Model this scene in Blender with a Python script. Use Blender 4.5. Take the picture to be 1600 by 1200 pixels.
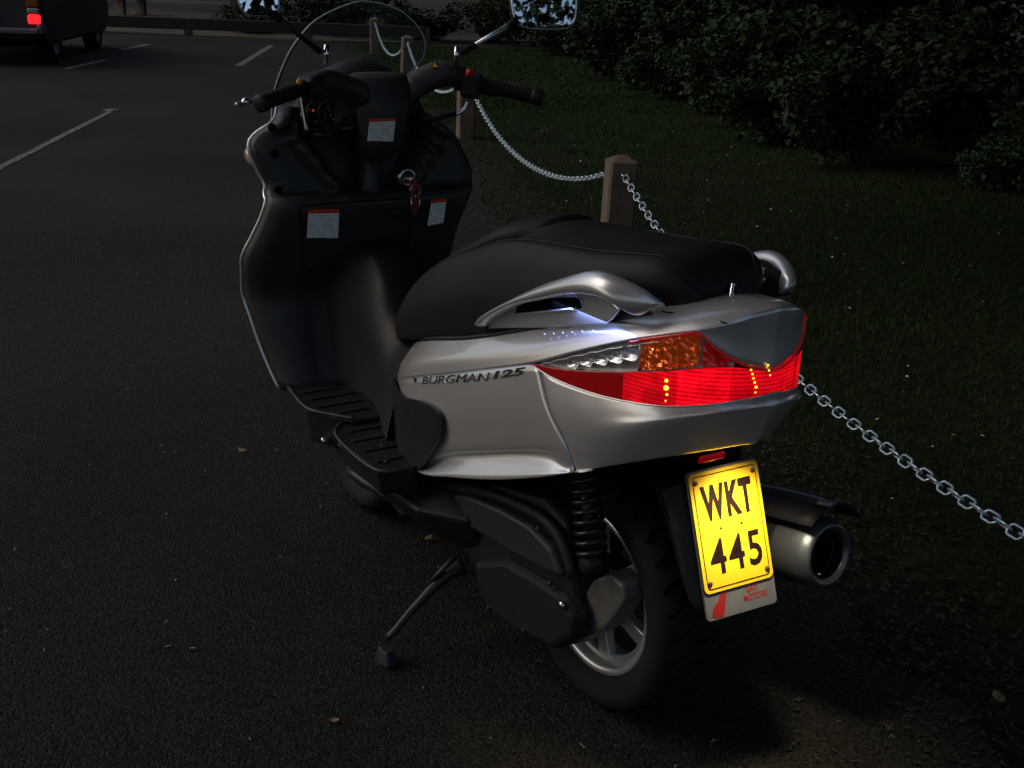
import bpy, bmesh, math, random
import numpy as np
from mathutils import Vector, Matrix
R = math.radians
for o in list(bpy.data.objects): bpy.data.objects.remove(o)
S = bpy.context.scene
COL = S.collection

# ------------------------------------------------------------------ camera
cam = bpy.data.cameras.new('camera'); camo = bpy.data.objects.new('camera', cam); COL.objects.link(camo)
yaw, pit, rol = -0.5914, 0.3272, 0.0424
fw = Vector((math.cos(yaw)*math.cos(pit), math.sin(yaw)*math.cos(pit), -math.sin(pit)))
r0 = Vector((math.sin(yaw), -math.cos(yaw), 0)); u0 = r0.cross(fw)
rt = r0*math.cos(rol)+u0*math.sin(rol); up = -r0*math.sin(rol)+u0*math.cos(rol)
camo.matrix_world = Matrix(((rt.x, up.x, -fw.x, -1.6656), (rt.y, up.y, -fw.y, 1.3736), (rt.z, up.z, -fw.z, 1.3815), (0, 0, 0, 1)))
cam.sensor_width = 36; cam.lens = 1911.17/1600*36; cam.clip_start = 0.05; cam.clip_end = 2000
S.camera = camo

# ------------------------------------------------------------------ sky, sun, exposure
W = bpy.data.worlds.new('World'); S.world = W; W.use_nodes = True
nt = W.node_tree; bg = nt.nodes['Background']
sky = nt.nodes.new('ShaderNodeTexSky'); sky.sky_type = 'NISHITA'; sky.sun_disc = False
SUN_EL, SUN_ROT = R(42), R(30)
sky.sun_elevation = SUN_EL; sky.sun_rotation = SUN_ROT; sky.air_density = 1.0; sky.dust_density = 3.5; sky.ozone_density = 1.0
nt.links.new(sky.outputs[0], bg.inputs[0]); bg.inputs[1].default_value = 0.11
sl = bpy.data.lights.new('sun', 'SUN'); so = bpy.data.objects.new('sun', sl); COL.objects.link(so)
sl.energy = 0.02; sl.angle = R(30); sl.color = (1, 0.9, 0.8)
sd = Vector((math.sin(SUN_ROT)*math.cos(SUN_EL), math.cos(SUN_ROT)*math.cos(SUN_EL), math.sin(SUN_EL)))
so.rotation_euler = sd.to_track_quat('Z', 'Y').to_euler()
V = S.view_settings; V.view_transform = 'Standard'; V.look = 'None'; V.exposure = 0.0; V.gamma = 1.0; V.use_curve_mapping = False
S.cycles.max_bounces = 4; S.cycles.diffuse_bounces = 1; S.cycles.glossy_bounces = 3; S.cycles.transparent_max_bounces = 10

# ------------------------------------------------------------------ materials
def mat(name, col, rough=0.5, metal=0.0, coat=0.0, bump=0.0, bscale=200, var=0.0, vscale=6, emit=None, es=0, spec=0.5, trans=0, alpha=1, coat_r=0.05, vcol=None):
    m = bpy.data.materials.new(name); m.use_nodes = True
    N = m.node_tree.nodes; Lk = m.node_tree.links; b = N['Principled BSDF']
    b.inputs['Base Color'].default_value = (*col, 1); b.inputs['Roughness'].default_value = rough
    b.inputs['Metallic'].default_value = metal; b.inputs['Coat Weight'].default_value = coat; b.inputs['Coat Roughness'].default_value = coat_r
    b.inputs['Specular IOR Level'].default_value = spec; b.inputs['Transmission Weight'].default_value = trans; b.inputs['Alpha'].default_value = alpha
    if emit: b.inputs['Emission Color'].default_value = (*emit, 1); b.inputs['Emission Strength'].default_value = es
    tc = N.new('ShaderNodeTexCoord')
    if bump:
        n = N.new('ShaderNodeTexNoise'); n.inputs['Scale'].default_value = bscale; n.inputs['Detail'].default_value = 4
        Lk.new(tc.outputs['Object'], n.inputs['Vector'])
        bp = N.new('ShaderNodeBump'); bp.inputs['Strength'].default_value = bump; bp.inputs['Distance'].default_value = 0.002
        Lk.new(n.outputs['Fac'], bp.inputs['Height']); Lk.new(bp.outputs[0], b.inputs['Normal'])
    if var:
        n = N.new('ShaderNodeTexNoise'); n.inputs['Scale'].default_value = vscale; n.inputs['Detail'].default_value = 6; n.inputs['Roughness'].default_value = 0.65
        Lk.new(tc.outputs['Object'], n.inputs['Vector'])
        r = N.new('ShaderNodeValToRGB'); e = r.color_ramp.elements
        c2 = vcol or tuple(min(1, c*(1+var)) for c in col)
        e[0].position = .3; e[0].color = (*[c*(1-var) for c in col], 1); e[1].position = .7; e[1].color = (*c2, 1)
        Lk.new(n.outputs['Fac'], r.inputs[0]); Lk.new(r.outputs[0], b.inputs['Base Color'])
        rr = N.new('ShaderNodeMapRange'); rr.inputs[3].default_value = max(.02, rough*.85); rr.inputs[4].default_value = min(1, rough*1.2)
        Lk.new(n.outputs['Fac'], rr.inputs[0]); Lk.new(rr.outputs[0], b.inputs['Roughness'])
    return m
M = {}
M['silver'] = mat('silver_paint', (.66, .66, .66), .30, .62, 1.0, coat_r=.02, var=.02, vscale=5)
M['rail'] = mat('rail_paint', (.68, .69, .70), .30, .65, .6)
M['plastic'] = mat('black_plastic', (.009, .009, .0095), .52, spec=.4, bump=.06, bscale=700, var=.25, vscale=18)
M['panel'] = mat('grey_black_plastic', (.024, .0235, .023), .48, bump=.08, bscale=800, var=.2, vscale=14)
M['seat'] = mat('seat_vinyl', (.010, .010, .0105), .56, spec=.26, bump=.10, bscale=420, var=.15, vscale=9)
M['rubber'] = mat('rubber', (.008, .008, .008), .8, spec=.3, bump=.12, bscale=160, var=.3, vscale=24)
M['chrome'] = mat('chrome', (.75, .76, .78), .12, 1.0)
M['alu'] = mat('cast_aluminium', (.42, .42, .41), .38, .9, bump=.05, bscale=260, var=.12, vscale=12)
M['wheel'] = mat('wheel_paint', (.70, .70, .70), .30, .7, .3, var=.1, vscale=14)
M['steel'] = mat('painted_steel', (.03, .03, .032), .42, .4, var=.2, vscale=20)
M['castblack'] = mat('engine_black', (.010, .010, .011), .6, .0, spec=.3, bump=.12, bscale=220, var=.25, vscale=11)
M['muffler'] = mat('muffler_silver', (.15, .165, .17), .38, .8, var=.15, vscale=12)
M['dark'] = mat('dark_void', (.003, .003, .003), .9, spec=.05)
M['red_lit'] = None
M['mirror'] = mat('mirror_glass', (.97, .98, .98), .01, 1.0)
M['zinc'] = mat('galvanised_steel', (.66, .80, .84), .34, .85, bump=.1, bscale=400, var=.12, vscale=40)
M['white_led'] = mat('blue_led', (.6, .7, 1), .3, emit=(.35, .45, 1), es=2.2)
M['yplate'] = mat('plate_yellow', (.92, .55, .014), .45, bump=.03, bscale=700, var=.05, vscale=35)
M['pblack'] = mat('plate_black', (.012, .004, .002), .6, spec=.2)
M['sticker_holder'] = mat('plate_holder', (.12, .12, .12), .5, var=.15, vscale=40)
M['redprint'] = mat('red_print', (.30, .012, .006), .5)
M['orange'] = mat('orange_button', (.75, .25, .01), .4)
M['redbtn'] = mat('red_button', (.55, .01, .008), .4)
M['amber'] = mat('amber_reflector', (.95, .15, .010), .06, .8, 1.0, bump=.0, emit=(1, .13, .01), es=.08)  # faint emission added for sparkle; the indicator itself is not lit
M['clearchrome'] = mat('lamp_reflector', (.90, .91, .93), .22, .75, .5)
M['housing'] = mat('lamp_housing', (.55, .53, .53), .30, .7)
M['darkred'] = mat('red_lens_dim', (.26, .003, .005), .10, .1, 1.0, emit=(1, .004, .012), es=.07)  # faint emission stands for lamp light leaking into the dark end lens
M['redtrim'] = mat('red_lens_edge', (.55, .004, .008), .15, .0, 1.0, emit=(1, .01, .02), es=.10)
M['bead'] = mat('glint_glow', (1, .7, .1), .4, emit=(1, .62, .03), es=2.0)  # emissive beads imitating glints on the tail lens
M['gauge'] = mat('gauge_face', (.01, .01, .012), .2, coat=1)
M['gaugelamp'] = mat('warning_lamp', (.3, .01, .01), .4, emit=(1, .08, .05), es=.25)
M['gaugedim'] = mat('gauge_digits', (.2, .06, .05), .4, emit=(1, .2, .12), es=.02)
M['keymetal'] = mat('key_metal', (.55, .55, .53), .25, 1.0)
M['fob'] = mat('red_fob', (.22, .01, .012), .35, coat=.5)
M['frontlens'] = mat('clear_lens', (.72, .66, .52), .15, .6, 1.0)

def shader_mix_glass(name, tint, fac, rough=.03, ior=1.45, haze=0.0):
    m = bpy.data.materials.new(name); m.use_nodes = True; N = m.node_tree.nodes; Lk = m.node_tree.links
    N.remove(N['Principled BSDF']); out = N['Material Output']
    t = N.new('ShaderNodeBsdfTransparent'); t.inputs[0].default_value = (*tint, 1)
    g = N.new('ShaderNodeBsdfGlossy'); g.inputs['Roughness'].default_value = rough
    f = N.new('ShaderNodeFresnel'); f.inputs[0].default_value = ior
    mx = N.new('ShaderNodeMixShader'); Lk.new(f.outputs[0], mx.inputs[0]); Lk.new(t.outputs[0], mx.inputs[1]); Lk.new(g.outputs[0], mx.inputs[2])
    df = N.new('ShaderNodeBsdfDiffuse'); df.inputs[0].default_value = (.5, .55, .54, 1); m3 = N.new('ShaderNodeMixShader'); m3.inputs[0].default_value = haze; Lk.new(mx.outputs[0], m3.inputs[1]); Lk.new(df.outputs[0], m3.inputs[2])
    Lk.new(m3.outputs[0], out.inputs[0]); return m
M['lens'] = shader_mix_glass('clear_cover', (.95, .94, .94), .1, ior=1.22)
M['screen'] = shader_mix_glass('windscreen_acrylic', (.90, .93, .92), .1, ior=1.18, haze=.02)

def red_lit(k, name):
    m = bpy.data.materials.new(name); m.use_nodes = True; N = m.node_tree.nodes; Lk = m.node_tree.links; b = N['Principled BSDF']
    b.inputs['Base Color'].default_value = (.5, .003, .006, 1); b.inputs['Roughness'].default_value = .14; b.inputs['Coat Weight'].default_value = .6
    tc = N.new('ShaderNodeTexCoord'); v = N.new('ShaderNodeTexVoronoi'); v.inputs['Scale'].default_value = 260
    Lk.new(tc.outputs['Object'], v.inputs['Vector'])
    n = N.new('ShaderNodeTexNoise'); n.inputs['Scale'].default_value = 26; Lk.new(tc.outputs['Object'], n.inputs['Vector'])
    sep = N.new('ShaderNodeSeparateXYZ'); Lk.new(tc.outputs['Object'], sep.inputs[0])
    mm = N.new('ShaderNodeMath'); mm.operation = 'MULTIPLY'; mm.inputs[1].default_value = 900; Lk.new(sep.outputs[2], mm.inputs[0])
    sn = N.new('ShaderNodeMath'); sn.operation = 'SINE'; Lk.new(mm.outputs[0], sn.inputs[0])
    a = N.new('ShaderNodeMapRange'); a.inputs[1].default_value = -1; a.inputs[2].default_value = 1; a.inputs[3].default_value = .5; a.inputs[4].default_value = 1.15; Lk.new(sn.outputs[0], a.inputs[0])
    c = N.new('ShaderNodeMapRange'); c.inputs[1].default_value = .35; c.inputs[2].default_value = .65; c.inputs[3].default_value = .55; c.inputs[4].default_value = 1.15; Lk.new(n.outputs['Fac'], c.inputs[0])
    d = N.new('ShaderNodeMapRange'); d.inputs[1].default_value = 0; d.inputs[2].default_value = .6; d.inputs[3].default_value = 1.15; d.inputs[4].default_value = .7; Lk.new(v.outputs['Distance'], d.inputs[0])
    x = N.new('ShaderNodeMath'); x.operation = 'MULTIPLY'; Lk.new(a.outputs[0], x.inputs[0]); Lk.new(c.outputs[0], x.inputs[1])
    y = N.new('ShaderNodeMath'); y.operation = 'MULTIPLY'; Lk.new(x.outputs[0], y.inputs[0]); Lk.new(d.outputs[0], y.inputs[1])
    z = N.new('ShaderNodeMath'); z.operation = 'MULTIPLY'; z.inputs[1].default_value = k; Lk.new(y.outputs[0], z.inputs[0])
    b.inputs['Emission Color'].default_value = (1, .002, .012, 1); Lk.new(z.outputs[0], b.inputs['Emission Strength'])
    return m
M['red_a'] = red_lit(.85, 'red_lens_side'); M['red_b'] = red_lit(1.7, 'red_lens_reflex'); M['red_c'] = red_lit(1.0, 'red_lens_centre')
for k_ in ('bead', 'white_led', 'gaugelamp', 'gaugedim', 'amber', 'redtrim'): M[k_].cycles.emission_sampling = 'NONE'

def ground_mat(name, c1, c2, c3, s_big, s_small, rough, bump, speck=None, bdist=.004):
    m = bpy.data.materials.new(name); m.use_nodes = True; N = m.node_tree.nodes; Lk = m.node_tree.links; b = N['Principled BSDF']
    tc = N.new('ShaderNodeTexCoord')
    n1 = N.new('ShaderNodeTexNoise'); n1.inputs['Scale'].default_value = s_big; n1.inputs['Detail'].default_value = 5
    n2 = N.new('ShaderNodeTexNoise'); n2.inputs['Scale'].default_value = s_small; n2.inputs['Detail'].default_value = 3
    vo = N.new('ShaderNodeTexVoronoi'); vo.inputs['Scale'].default_value = s_small*.9
    for n in (n1, n2, vo): Lk.new(tc.outputs['Object'], n.inputs['Vector'])
    r1 = N.new('ShaderNodeValToRGB'); r1.color_ramp.elements[0].color = (*c1, 1); r1.color_ramp.elements[1].color = (*c2, 1)
    r1.color_ramp.elements[0].position = .35; r1.color_ramp.elements[1].position = .65; Lk.new(n1.outputs['Fac'], r1.inputs[0])
    mx = N.new('ShaderNodeMixRGB'); mx.blend_type = 'MIX'; mx.inputs[2].default_value = (*c3, 1); Lk.new(r1.outputs[0], mx.inputs[1])
    rr = N.new('ShaderNodeMapRange'); rr.inputs[1].default_value = .5; rr.inputs[2].default_value = .75; rr.inputs[4].default_value = .8; Lk.new(n2.outputs['Fac'], rr.inputs[0]); Lk.new(rr.outputs[0], mx.inputs[0])
    vb = N.new('ShaderNodeSeparateColor'); Lk.new(vo.outputs['Color'], vb.inputs[0]); vr = N.new('ShaderNodeMapRange'); vr.inputs[3].default_value = .45; vr.inputs[4].default_value = 1.6; Lk.new(vb.outputs[0], vr.inputs[0])
    ml = N.new('ShaderNodeMixRGB'); ml.blend_type = 'MULTIPLY'; ml.inputs[0].default_value = 1; Lk.new(mx.outputs[0], ml.inputs[1]); Lk.new(vr.outputs[0], ml.inputs[2])
    Lk.new(ml.outputs[0], b.inputs['Base Color']); b.inputs['Roughness'].default_value = rough; b.inputs['Specular IOR Level'].default_value = .12
    ad = N.new('ShaderNodeMath'); ad.operation = 'SUBTRACT'; Lk.new(n2.outputs['Fac'], ad.inputs[0]); Lk.new(vo.outputs['Distance'], ad.inputs[1])
    bp = N.new('ShaderNodeBump'); bp.inputs['Strength'].default_value = bump; bp.inputs['Distance'].default_value = bdist; Lk.new(ad.outputs[0], bp.inputs['Height']); Lk.new(bp.outputs[0], b.inputs['Normal'])
    return m
M['asphalt'] = ground_mat('asphalt', (.0120, .0111, .0088), (.0235, .0216, .0172), (.054, .048, .038), .55, 170, .85, .9)
M['soil'] = ground_mat('lawn_soil', (.008, .014, .004), (.012, .018, .006), (.020, .020, .009), 2.0, 60, .95, .8)
M['gravel'] = ground_mat('gravel_path', (.055, .050, .036), (.075, .068, .048), (.11, .10, .075), 1.0, 60, .9, .6)
M['earth'] = ground_mat('woodland_floor', (.018, .015, .009), (.028, .022, .013), (.04, .03, .018), 1.5, 40, .95, .8)
def leafmat(name, c, var=.45, rough=.65):
    m = mat(name, c, rough, var=var, vscale=2.2, spec=.15)
    return m
M['grass'] = leafmat('grass_blades', (.017, .038, .006), .35, .75)
M['leafA'] = leafmat('dark_leaf', (.013, .026, .010))
M['leafB'] = leafmat('mid_leaf', (.022, .043, .015))
M['leafC'] = leafmat('pale_leaf', (.034, .060, .028))
M['bark'] = mat('bark', (.045, .036, .026), .9, bump=.8, bscale=20, var=.4, vscale=8)
M['wood'] = mat('weathered_post_timber', (.125, .092, .068), .8, bump=.5, bscale=60, var=.35, vscale=9)
M['dryleaf'] = mat('dry_leaf', (.26, .17, .075), .7, var=.3, vscale=40)
M['petal'] = mat('petal', (.62, .62, .58), .6)
M['paintline'] = None
def paint_worn():
    m = bpy.data.materials.new('worn_road_paint'); m.use_nodes = True; N = m.node_tree.nodes; Lk = m.node_tree.links; b = N['Principled BSDF']
    tc = N.new('ShaderNodeTexCoord'); n = N.new('ShaderNodeTexNoise'); n.inputs['Scale'].default_value = 26; n.inputs['Detail'].default_value = 8; n.inputs['Roughness'].default_value = .7
    Lk.new(tc.outputs['Object'], n.inputs['Vector'])
    r = N.new('ShaderNodeValToRGB'); r.color_ramp.elements[0].position = .44; r.color_ramp.elements[1].position = .60
    r.color_ramp.elements[0].color = (.045, .044, .042, 1); r.color_ramp.elements[1].color = (.20, .195, .18, 1)
    Lk.new(n.outputs['Fac'], r.inputs[0]); Lk.new(r.outputs[0], b.inputs['Base Color']); b.inputs['Roughness'].default_value = .8
    return m
M['paintline'] = paint_worn()
def label_mat():
    m = bpy.data.materials.new('warning_label_print'); m.use_nodes = True; N = m.node_tree.nodes; Lk = m.node_tree.links; b = N['Principled BSDF']
    uv = N.new('ShaderNodeUVMap'); sep = N.new('ShaderNodeSeparateXYZ'); Lk.new(uv.outputs[0], sep.inputs[0])
    sc = N.new('ShaderNodeMath'); sc.operation = 'MULTIPLY'; sc.inputs[1].default_value = 2*math.pi*13; Lk.new(sep.outputs[1], sc.inputs[0])
    sn = N.new('ShaderNodeMath'); sn.operation = 'SINE'; Lk.new(sc.outputs[0], sn.inputs[0])
    mp = N.new('ShaderNodeMapping'); mp.inputs['Scale'].default_value = (30, 9, 1); Lk.new(uv.outputs[0], mp.inputs[0])
    n = N.new('ShaderNodeTexNoise'); n.inputs['Scale'].default_value = 1.0; n.inputs['Detail'].default_value = 2; Lk.new(mp.outputs[0], n.inputs['Vector'])
    a = N.new('ShaderNodeMath'); a.operation = 'MULTIPLY'; Lk.new(sn.outputs[0], a.inputs[0]); Lk.new(n.outputs['Fac'], a.inputs[1])
    n2 = N.new('ShaderNodeTexNoise'); n2.inputs['Scale'].default_value = 3.2; n2.inputs['Detail'].default_value = 1; Lk.new(uv.outputs[0], n2.inputs['Vector'])
    a2 = N.new('ShaderNodeMath'); a2.operation = 'MULTIPLY'; Lk.new(a.outputs[0], a2.inputs[0]); Lk.new(n2.outputs['Fac'], a2.inputs[1])
    g = N.new('ShaderNodeMath'); g.operation = 'GREATER_THAN'; g.inputs[1].default_value = .17; Lk.new(a2.outputs[0], g.inputs[0])
    m1 = N.new('ShaderNodeMixRGB'); m1.inputs[1].default_value = (.92, .94, .90, 1); m1.inputs[2].default_value = (.30, .31, .30, 1); Lk.new(g.outputs[0], m1.inputs[0])
    h = N.new('ShaderNodeMath'); h.operation = 'GREATER_THAN'; h.inputs[1].default_value = .87; Lk.new(sep.outputs[1], h.inputs[0])
    m2 = N.new('ShaderNodeMixRGB'); m2.inputs[2].default_value = (.75, .06, .01, 1); Lk.new(m1.outputs[0], m2.inputs[1]); Lk.new(h.outputs[0], m2.inputs[0])
    Lk.new(m2.outputs[0], b.inputs['Base Color']); b.inputs['Roughness'].default_value = .45
    return m
M['label'] = label_mat()

# ------------------------------------------------------------------ helpers
def tag(o, label=None, cat=None, group=None, kind=None):
    if label: o['label'] = label
    if cat: o['category'] = cat
    if group: o['group'] = group
    if kind: o['kind'] = kind
    return o
def empty(name, loc=(0, 0, 0), rz=0):
    o = bpy.data.objects.new(name, None); COL.objects.link(o); o.location = loc; o.rotation_euler[2] = rz; o.empty_display_size = .1; return o
def link(name, me, m, parent=None, smooth=True, solid=0, bevel=0, off=-1):
    if m is not None and len(me.materials) == 0: me.materials.append(m)
    o = bpy.data.objects.new(name, me); COL.objects.link(o)
    if parent: o.parent = parent
    if smooth and len(me.polygons): me.polygons.foreach_set('use_smooth', [True]*len(me.polygons))
    if solid:
        s = o.modifiers.new('thickness', 'SOLIDIFY'); s.thickness = solid; s.offset = off
    if bevel:
        b = o.modifiers.new('edge', 'BEVEL'); b.width = bevel; b.segments = 2; b.limit_method = 'ANGLE'; b.angle_limit = R(35); b.harden_normals = False
    return o
def mesh(vs, fs):
    me = bpy.data.meshes.new('m'); me.from_pydata([tuple(map(float, v)) for v in vs], [], [tuple(int(i) for i in f) for f in fs]); me.update(); return me
def cr(pts, n=10, closed=False):
    p = np.array(pts, float)
    e = np.vstack([p[-1:], p, p[:2]]) if closed else np.vstack([2*p[0]-p[1], p, 2*p[-1]-p[-2]])
    out = []
    for i in range(1, len(e)-2):
        a, b, c, d = e[i-1:i+3]
        for t in np.linspace(0, 1, n, endpoint=False):
            out.append(.5*((2*b)+(-a+c)*t+(2*a-5*b+4*c-d)*t*t+(-a+3*b-3*c+d)*t**3))
    if not closed: out.append(p[-1])
    return np.array(out)
def rs(pts, n):
    d = cr(pts, 14); s = np.r_[0, np.cumsum(np.linalg.norm(np.diff(d, axis=0), axis=1))]; t = np.linspace(0, s[-1], n)
    return np.stack([np.interp(t, s, d[:, k]) for k in range(d.shape[1])], 1)
def split_x(pts, x):      # cut a front-to-rear row at station x
    d = cr(pts, 20); i = int(np.argmax(d[:, 0] <= x)); i = max(1, i)
    t = (d[i-1, 0]-x)/(d[i-1, 0]-d[i, 0]+1e-9); q = d[i-1]+(d[i]-d[i-1])*t
    return np.vstack([d[:i], q]), np.vstack([q, d[i:]])
def arc(d, n):
    s = np.r_[0, np.cumsum(np.linalg.norm(np.diff(d, axis=0), axis=1))]; t = np.linspace(0, s[-1], n)
    return np.stack([np.interp(t, s, d[:, k]) for k in range(3)], 1)
def grid_mesh(rows, sub=1, flip=False):
    rows = np.array(rows, float)
    if sub > 1:
        rows = np.stack([cr(rows[:, j], sub) for j in range(rows.shape[1])], 1)
    a, b = rows.shape[:2]; fs = []
    for i in range(a-1):
        for j in range(b-1):
            q = (i*b+j, i*b+j+1, (i+1)*b+j+1, (i+1)*b+j); fs.append(q[::-1] if flip else q)
    return mesh(rows.reshape(-1, 3), fs)
MIR = np.array([1, -1, 1.])
def both(row):            # left half row ending on the centre line -> whole row
    row = np.array(row); return np.vstack([row, (row[:-1]*MIR)[::-1]])
def tube_mesh(path, rad, n=10, closed=False, cap=True, samples=0):
    p = np.array(path, float)
    if samples: p = rs(p, samples)
    r = np.full(len(p), rad) if np.isscalar(rad) else np.interp(np.linspace(0, 1, len(p)), np.linspace(0, 1, len(rad)), rad)
    vs = []; fs = []; m = len(p)
    nrm = None
    for i in range(m):
        a = p[(i-1) % m] if (closed or i > 0) else p[i]; b = p[(i+1) % m] if (closed or i < m-1) else p[i]
        t = Vector(b-a).normalized()
        if nrm is None: nrm = t.orthogonal().normalized()
        else:
            nrm = (nrm-t*nrm.dot(t))
            nrm = nrm.normalized() if nrm.length > 1e-6 else t.orthogonal().normalized()
        bn = t.cross(nrm)
        for k in range(n):
            c = math.cos(2*math.pi*k/n); s_ = math.sin(2*math.pi*k/n); vs.append(Vector(p[i])+(nrm*c+bn*s_)*float(r[i]))
    for i in range(m if closed else m-1):
        for k in range(n): fs.append((i*n+k, i*n+(k+1) % n, ((i+1) % m)*n+(k+1) % n, ((i+1) % m)*n+k))
    if cap and not closed: fs.append(tuple(range(n))[::-1]); fs.append(tuple(range((m-1)*n, m*n)))
    return mesh(vs, fs)
def loft_mesh(secs, cap=True):
    secs = [np.array(s, float) for s in secs]; n = len(secs[0]); fs = []
    for i in range(len(secs)-1):
        for k in range(n): fs.append((i*n+k, i*n+(k+1) % n, (i+1)*n+(k+1) % n, (i+1)*n+k))
    if cap: fs.append(tuple(range(n))[::-1]); fs.append(tuple(range((len(secs)-1)*n, len(secs)*n)))
    return mesh(np.vstack(secs), fs)
def box_mesh(c, s, rot=None):
    vs = []
    for dx in (-.5, .5):
        for dy in (-.5, .5):
            for dz in (-.5, .5):
                v = Vector((dx*s[0], dy*s[1], dz*s[2]))
                if rot is not None: v = rot @ v
                vs.append(v+Vector(c))
    return mesh(vs, [(0, 1, 3, 2), (4, 6, 7, 5), (0, 4, 5, 1), (2, 3, 7, 6), (0, 2, 6, 4), (1, 5, 7, 3)])
def prism_y(poly, y0, y1, taper=0):   # polygon in (x,z), extruded along y
    p = np.array(poly, float); c = p.mean(0); q = c+(p-c)*(1-taper); n = len(p)
    vs = [(a, y0, b) for a, b in p]+[(a, y1, b) for a, b in q]
    fs = [tuple(range(n)), tuple(range(n, 2*n))[::-1]]+[(k, n+k, n+(k+1) % n, (k+1) % n) for k in range(n)]
    me = mesh(vs, fs); bm = bmesh.new(); bm.from_mesh(me); bmesh.ops.recalc_face_normals(bm, faces=bm.faces); bm.to_mesh(me); bm.free(); return me
def lathe_mesh(prof, n=48, axis='y', c=(0, 0, 0)):    # prof: (along axis, radius), closed loop ring
    prof = list(prof); m = len(prof); vs = []; fs = []
    for k in range(n):
        a = 2*math.pi*k/n; ca, sa = math.cos(a), math.sin(a)
        for (h, r) in prof:
            v = {'y': (r*ca, h, r*sa), 'x': (h, r*ca, r*sa), 'z': (r*ca, r*sa, h)}[axis]; vs.append((v[0]+c[0], v[1]+c[1], v[2]+c[2]))
    for k in range(n):
        for j in range(m-1): fs.append((k*m+j, ((k+1) % n)*m+j, ((k+1) % n)*m+j+1, k*m+j+1))
    me = mesh(vs, fs); bm = bmesh.new(); bm.from_mesh(me); bmesh.ops.remove_doubles(bm, verts=bm.verts, dist=1e-5); bmesh.ops.recalc_face_normals(bm, faces=bm.faces); bm.to_mesh(me); bm.free(); return me
def merge(*ms):
    bm = bmesh.new()
    for m in ms: bm.from_mesh(m)
    me = bpy.data.meshes.new('m'); bm.to_mesh(me); bm.free(); return me
def mirror_mesh(me):
    m2 = me.copy(); bm = bmesh.new(); bm.from_mesh(m2)
    for v in bm.verts: v.co.y = -v.co.y
    bmesh.ops.reverse_faces(bm, faces=bm.faces); bm.to_mesh(m2); bm.free(); return m2
def two(name, me, m, parent, **k):
    a = link(name, me, m, parent, **k); b = link(name, mirror_mesh(me), m, parent, **k); return a, b
def text_mesh(body, origin, right, upv, height, depth, width=None, shear=0.0, bold=0.0, spacing=1.0):
    cu = bpy.data.curves.new('t', 'FONT'); cu.body = body; cu.size = 1; cu.shear = shear; cu.offset = bold; cu.extrude = .5; cu.space_character = spacing; cu.resolution_u = 4
    ob = bpy.data.objects.new('t', cu); COL.objects.link(ob); bpy.context.view_layer.update()
    me = bpy.data.meshes.new_from_object(ob.evaluated_get(bpy.context.evaluated_depsgraph_get())); bpy.data.objects.remove(ob)
    me.materials.clear()
    co = np.array([v.co[:] for v in me.vertices]); mn = co.min(0); mxx = co.max(0)
    r = Vector(right).normalized(); u = Vector(upv).normalized(); n = r.cross(u)
    sy = height/(mxx[1]-mn[1]); sx = (width/(mxx[0]-mn[0])) if width else sy
    for v, c in zip(me.vertices, co):
        v.co = Vector(origin)+r*float((c[0]-mn[0])*sx)+u*float((c[1]-mn[1])*sy)+n*float(c[2]*depth)
    me.update(); return me
def blob_mesh(c, rad, seg=12, rings=8):
    bm = bmesh.new(); bmesh.ops.create_uvsphere(bm, u_segments=seg, v_segments=rings, radius=1)
    for v in bm.verts: v.co = Vector((v.co.x*rad[0]+c[0], v.co.y*rad[1]+c[1], v.co.z*rad[2]+c[2]))
    me = bpy.data.meshes.new('m'); bm.to_mesh(me); bm.free(); return me

# ------------------------------------------------------------------ ground
chD = np.array([.92399, -.38241]); chN = np.array([.38241, .92399]); P1 = np.array([2.912, -2.265]); SP = 4.838
def along(s, off, z=0): q = P1+chD*s+chN*off; return (q[0], q[1], z)
def sheet(name, poly, z, m, n=1):
    return tag(link(name, mesh([(x, y, z) for x, y in poly], [tuple(range(len(poly)))]), m, smooth=False), kind='structure')
sheet('ground', [(-300, -300), (300, -300), (300, 300), (-300, 300)], -.02, M['earth'])
# asphalt: straight but ragged edge towards the lawn, far edge at the timber barrier
rnd = random.Random(4)
edge = []
s = -40.0
while s < 17.2:
    edge.append(along(s, .30+rnd.uniform(-.06, .06) + .05*math.sin(s*1.7))[:2]); s += .22
far = [along(17.3, .4)[:2], along(21.6, 14)[:2], along(24, 40)[:2], (-60, 60), (-60, 10)]
asph = edge+far
sheet('asphalt', asph, 0.0, M['asphalt'])
lawn = [along(-42, .75)[:2], along(17.2, .75)[:2], along(17.2, -9)[:2], along(-42, -9)[:2]]
sheet('lawn_soil', lawn, -.008, M['soil'])
sheet('gravel_path', [along(18, -1)[:2], along(17.6, 1)[:2], along(22, 15)[:2], along(30, 40)[:2], along(45, 40)[:2], along(36, 2)[:2], along(33, -4)[:2], along(20, -4)[:2]], -.004, M['gravel'])

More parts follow.
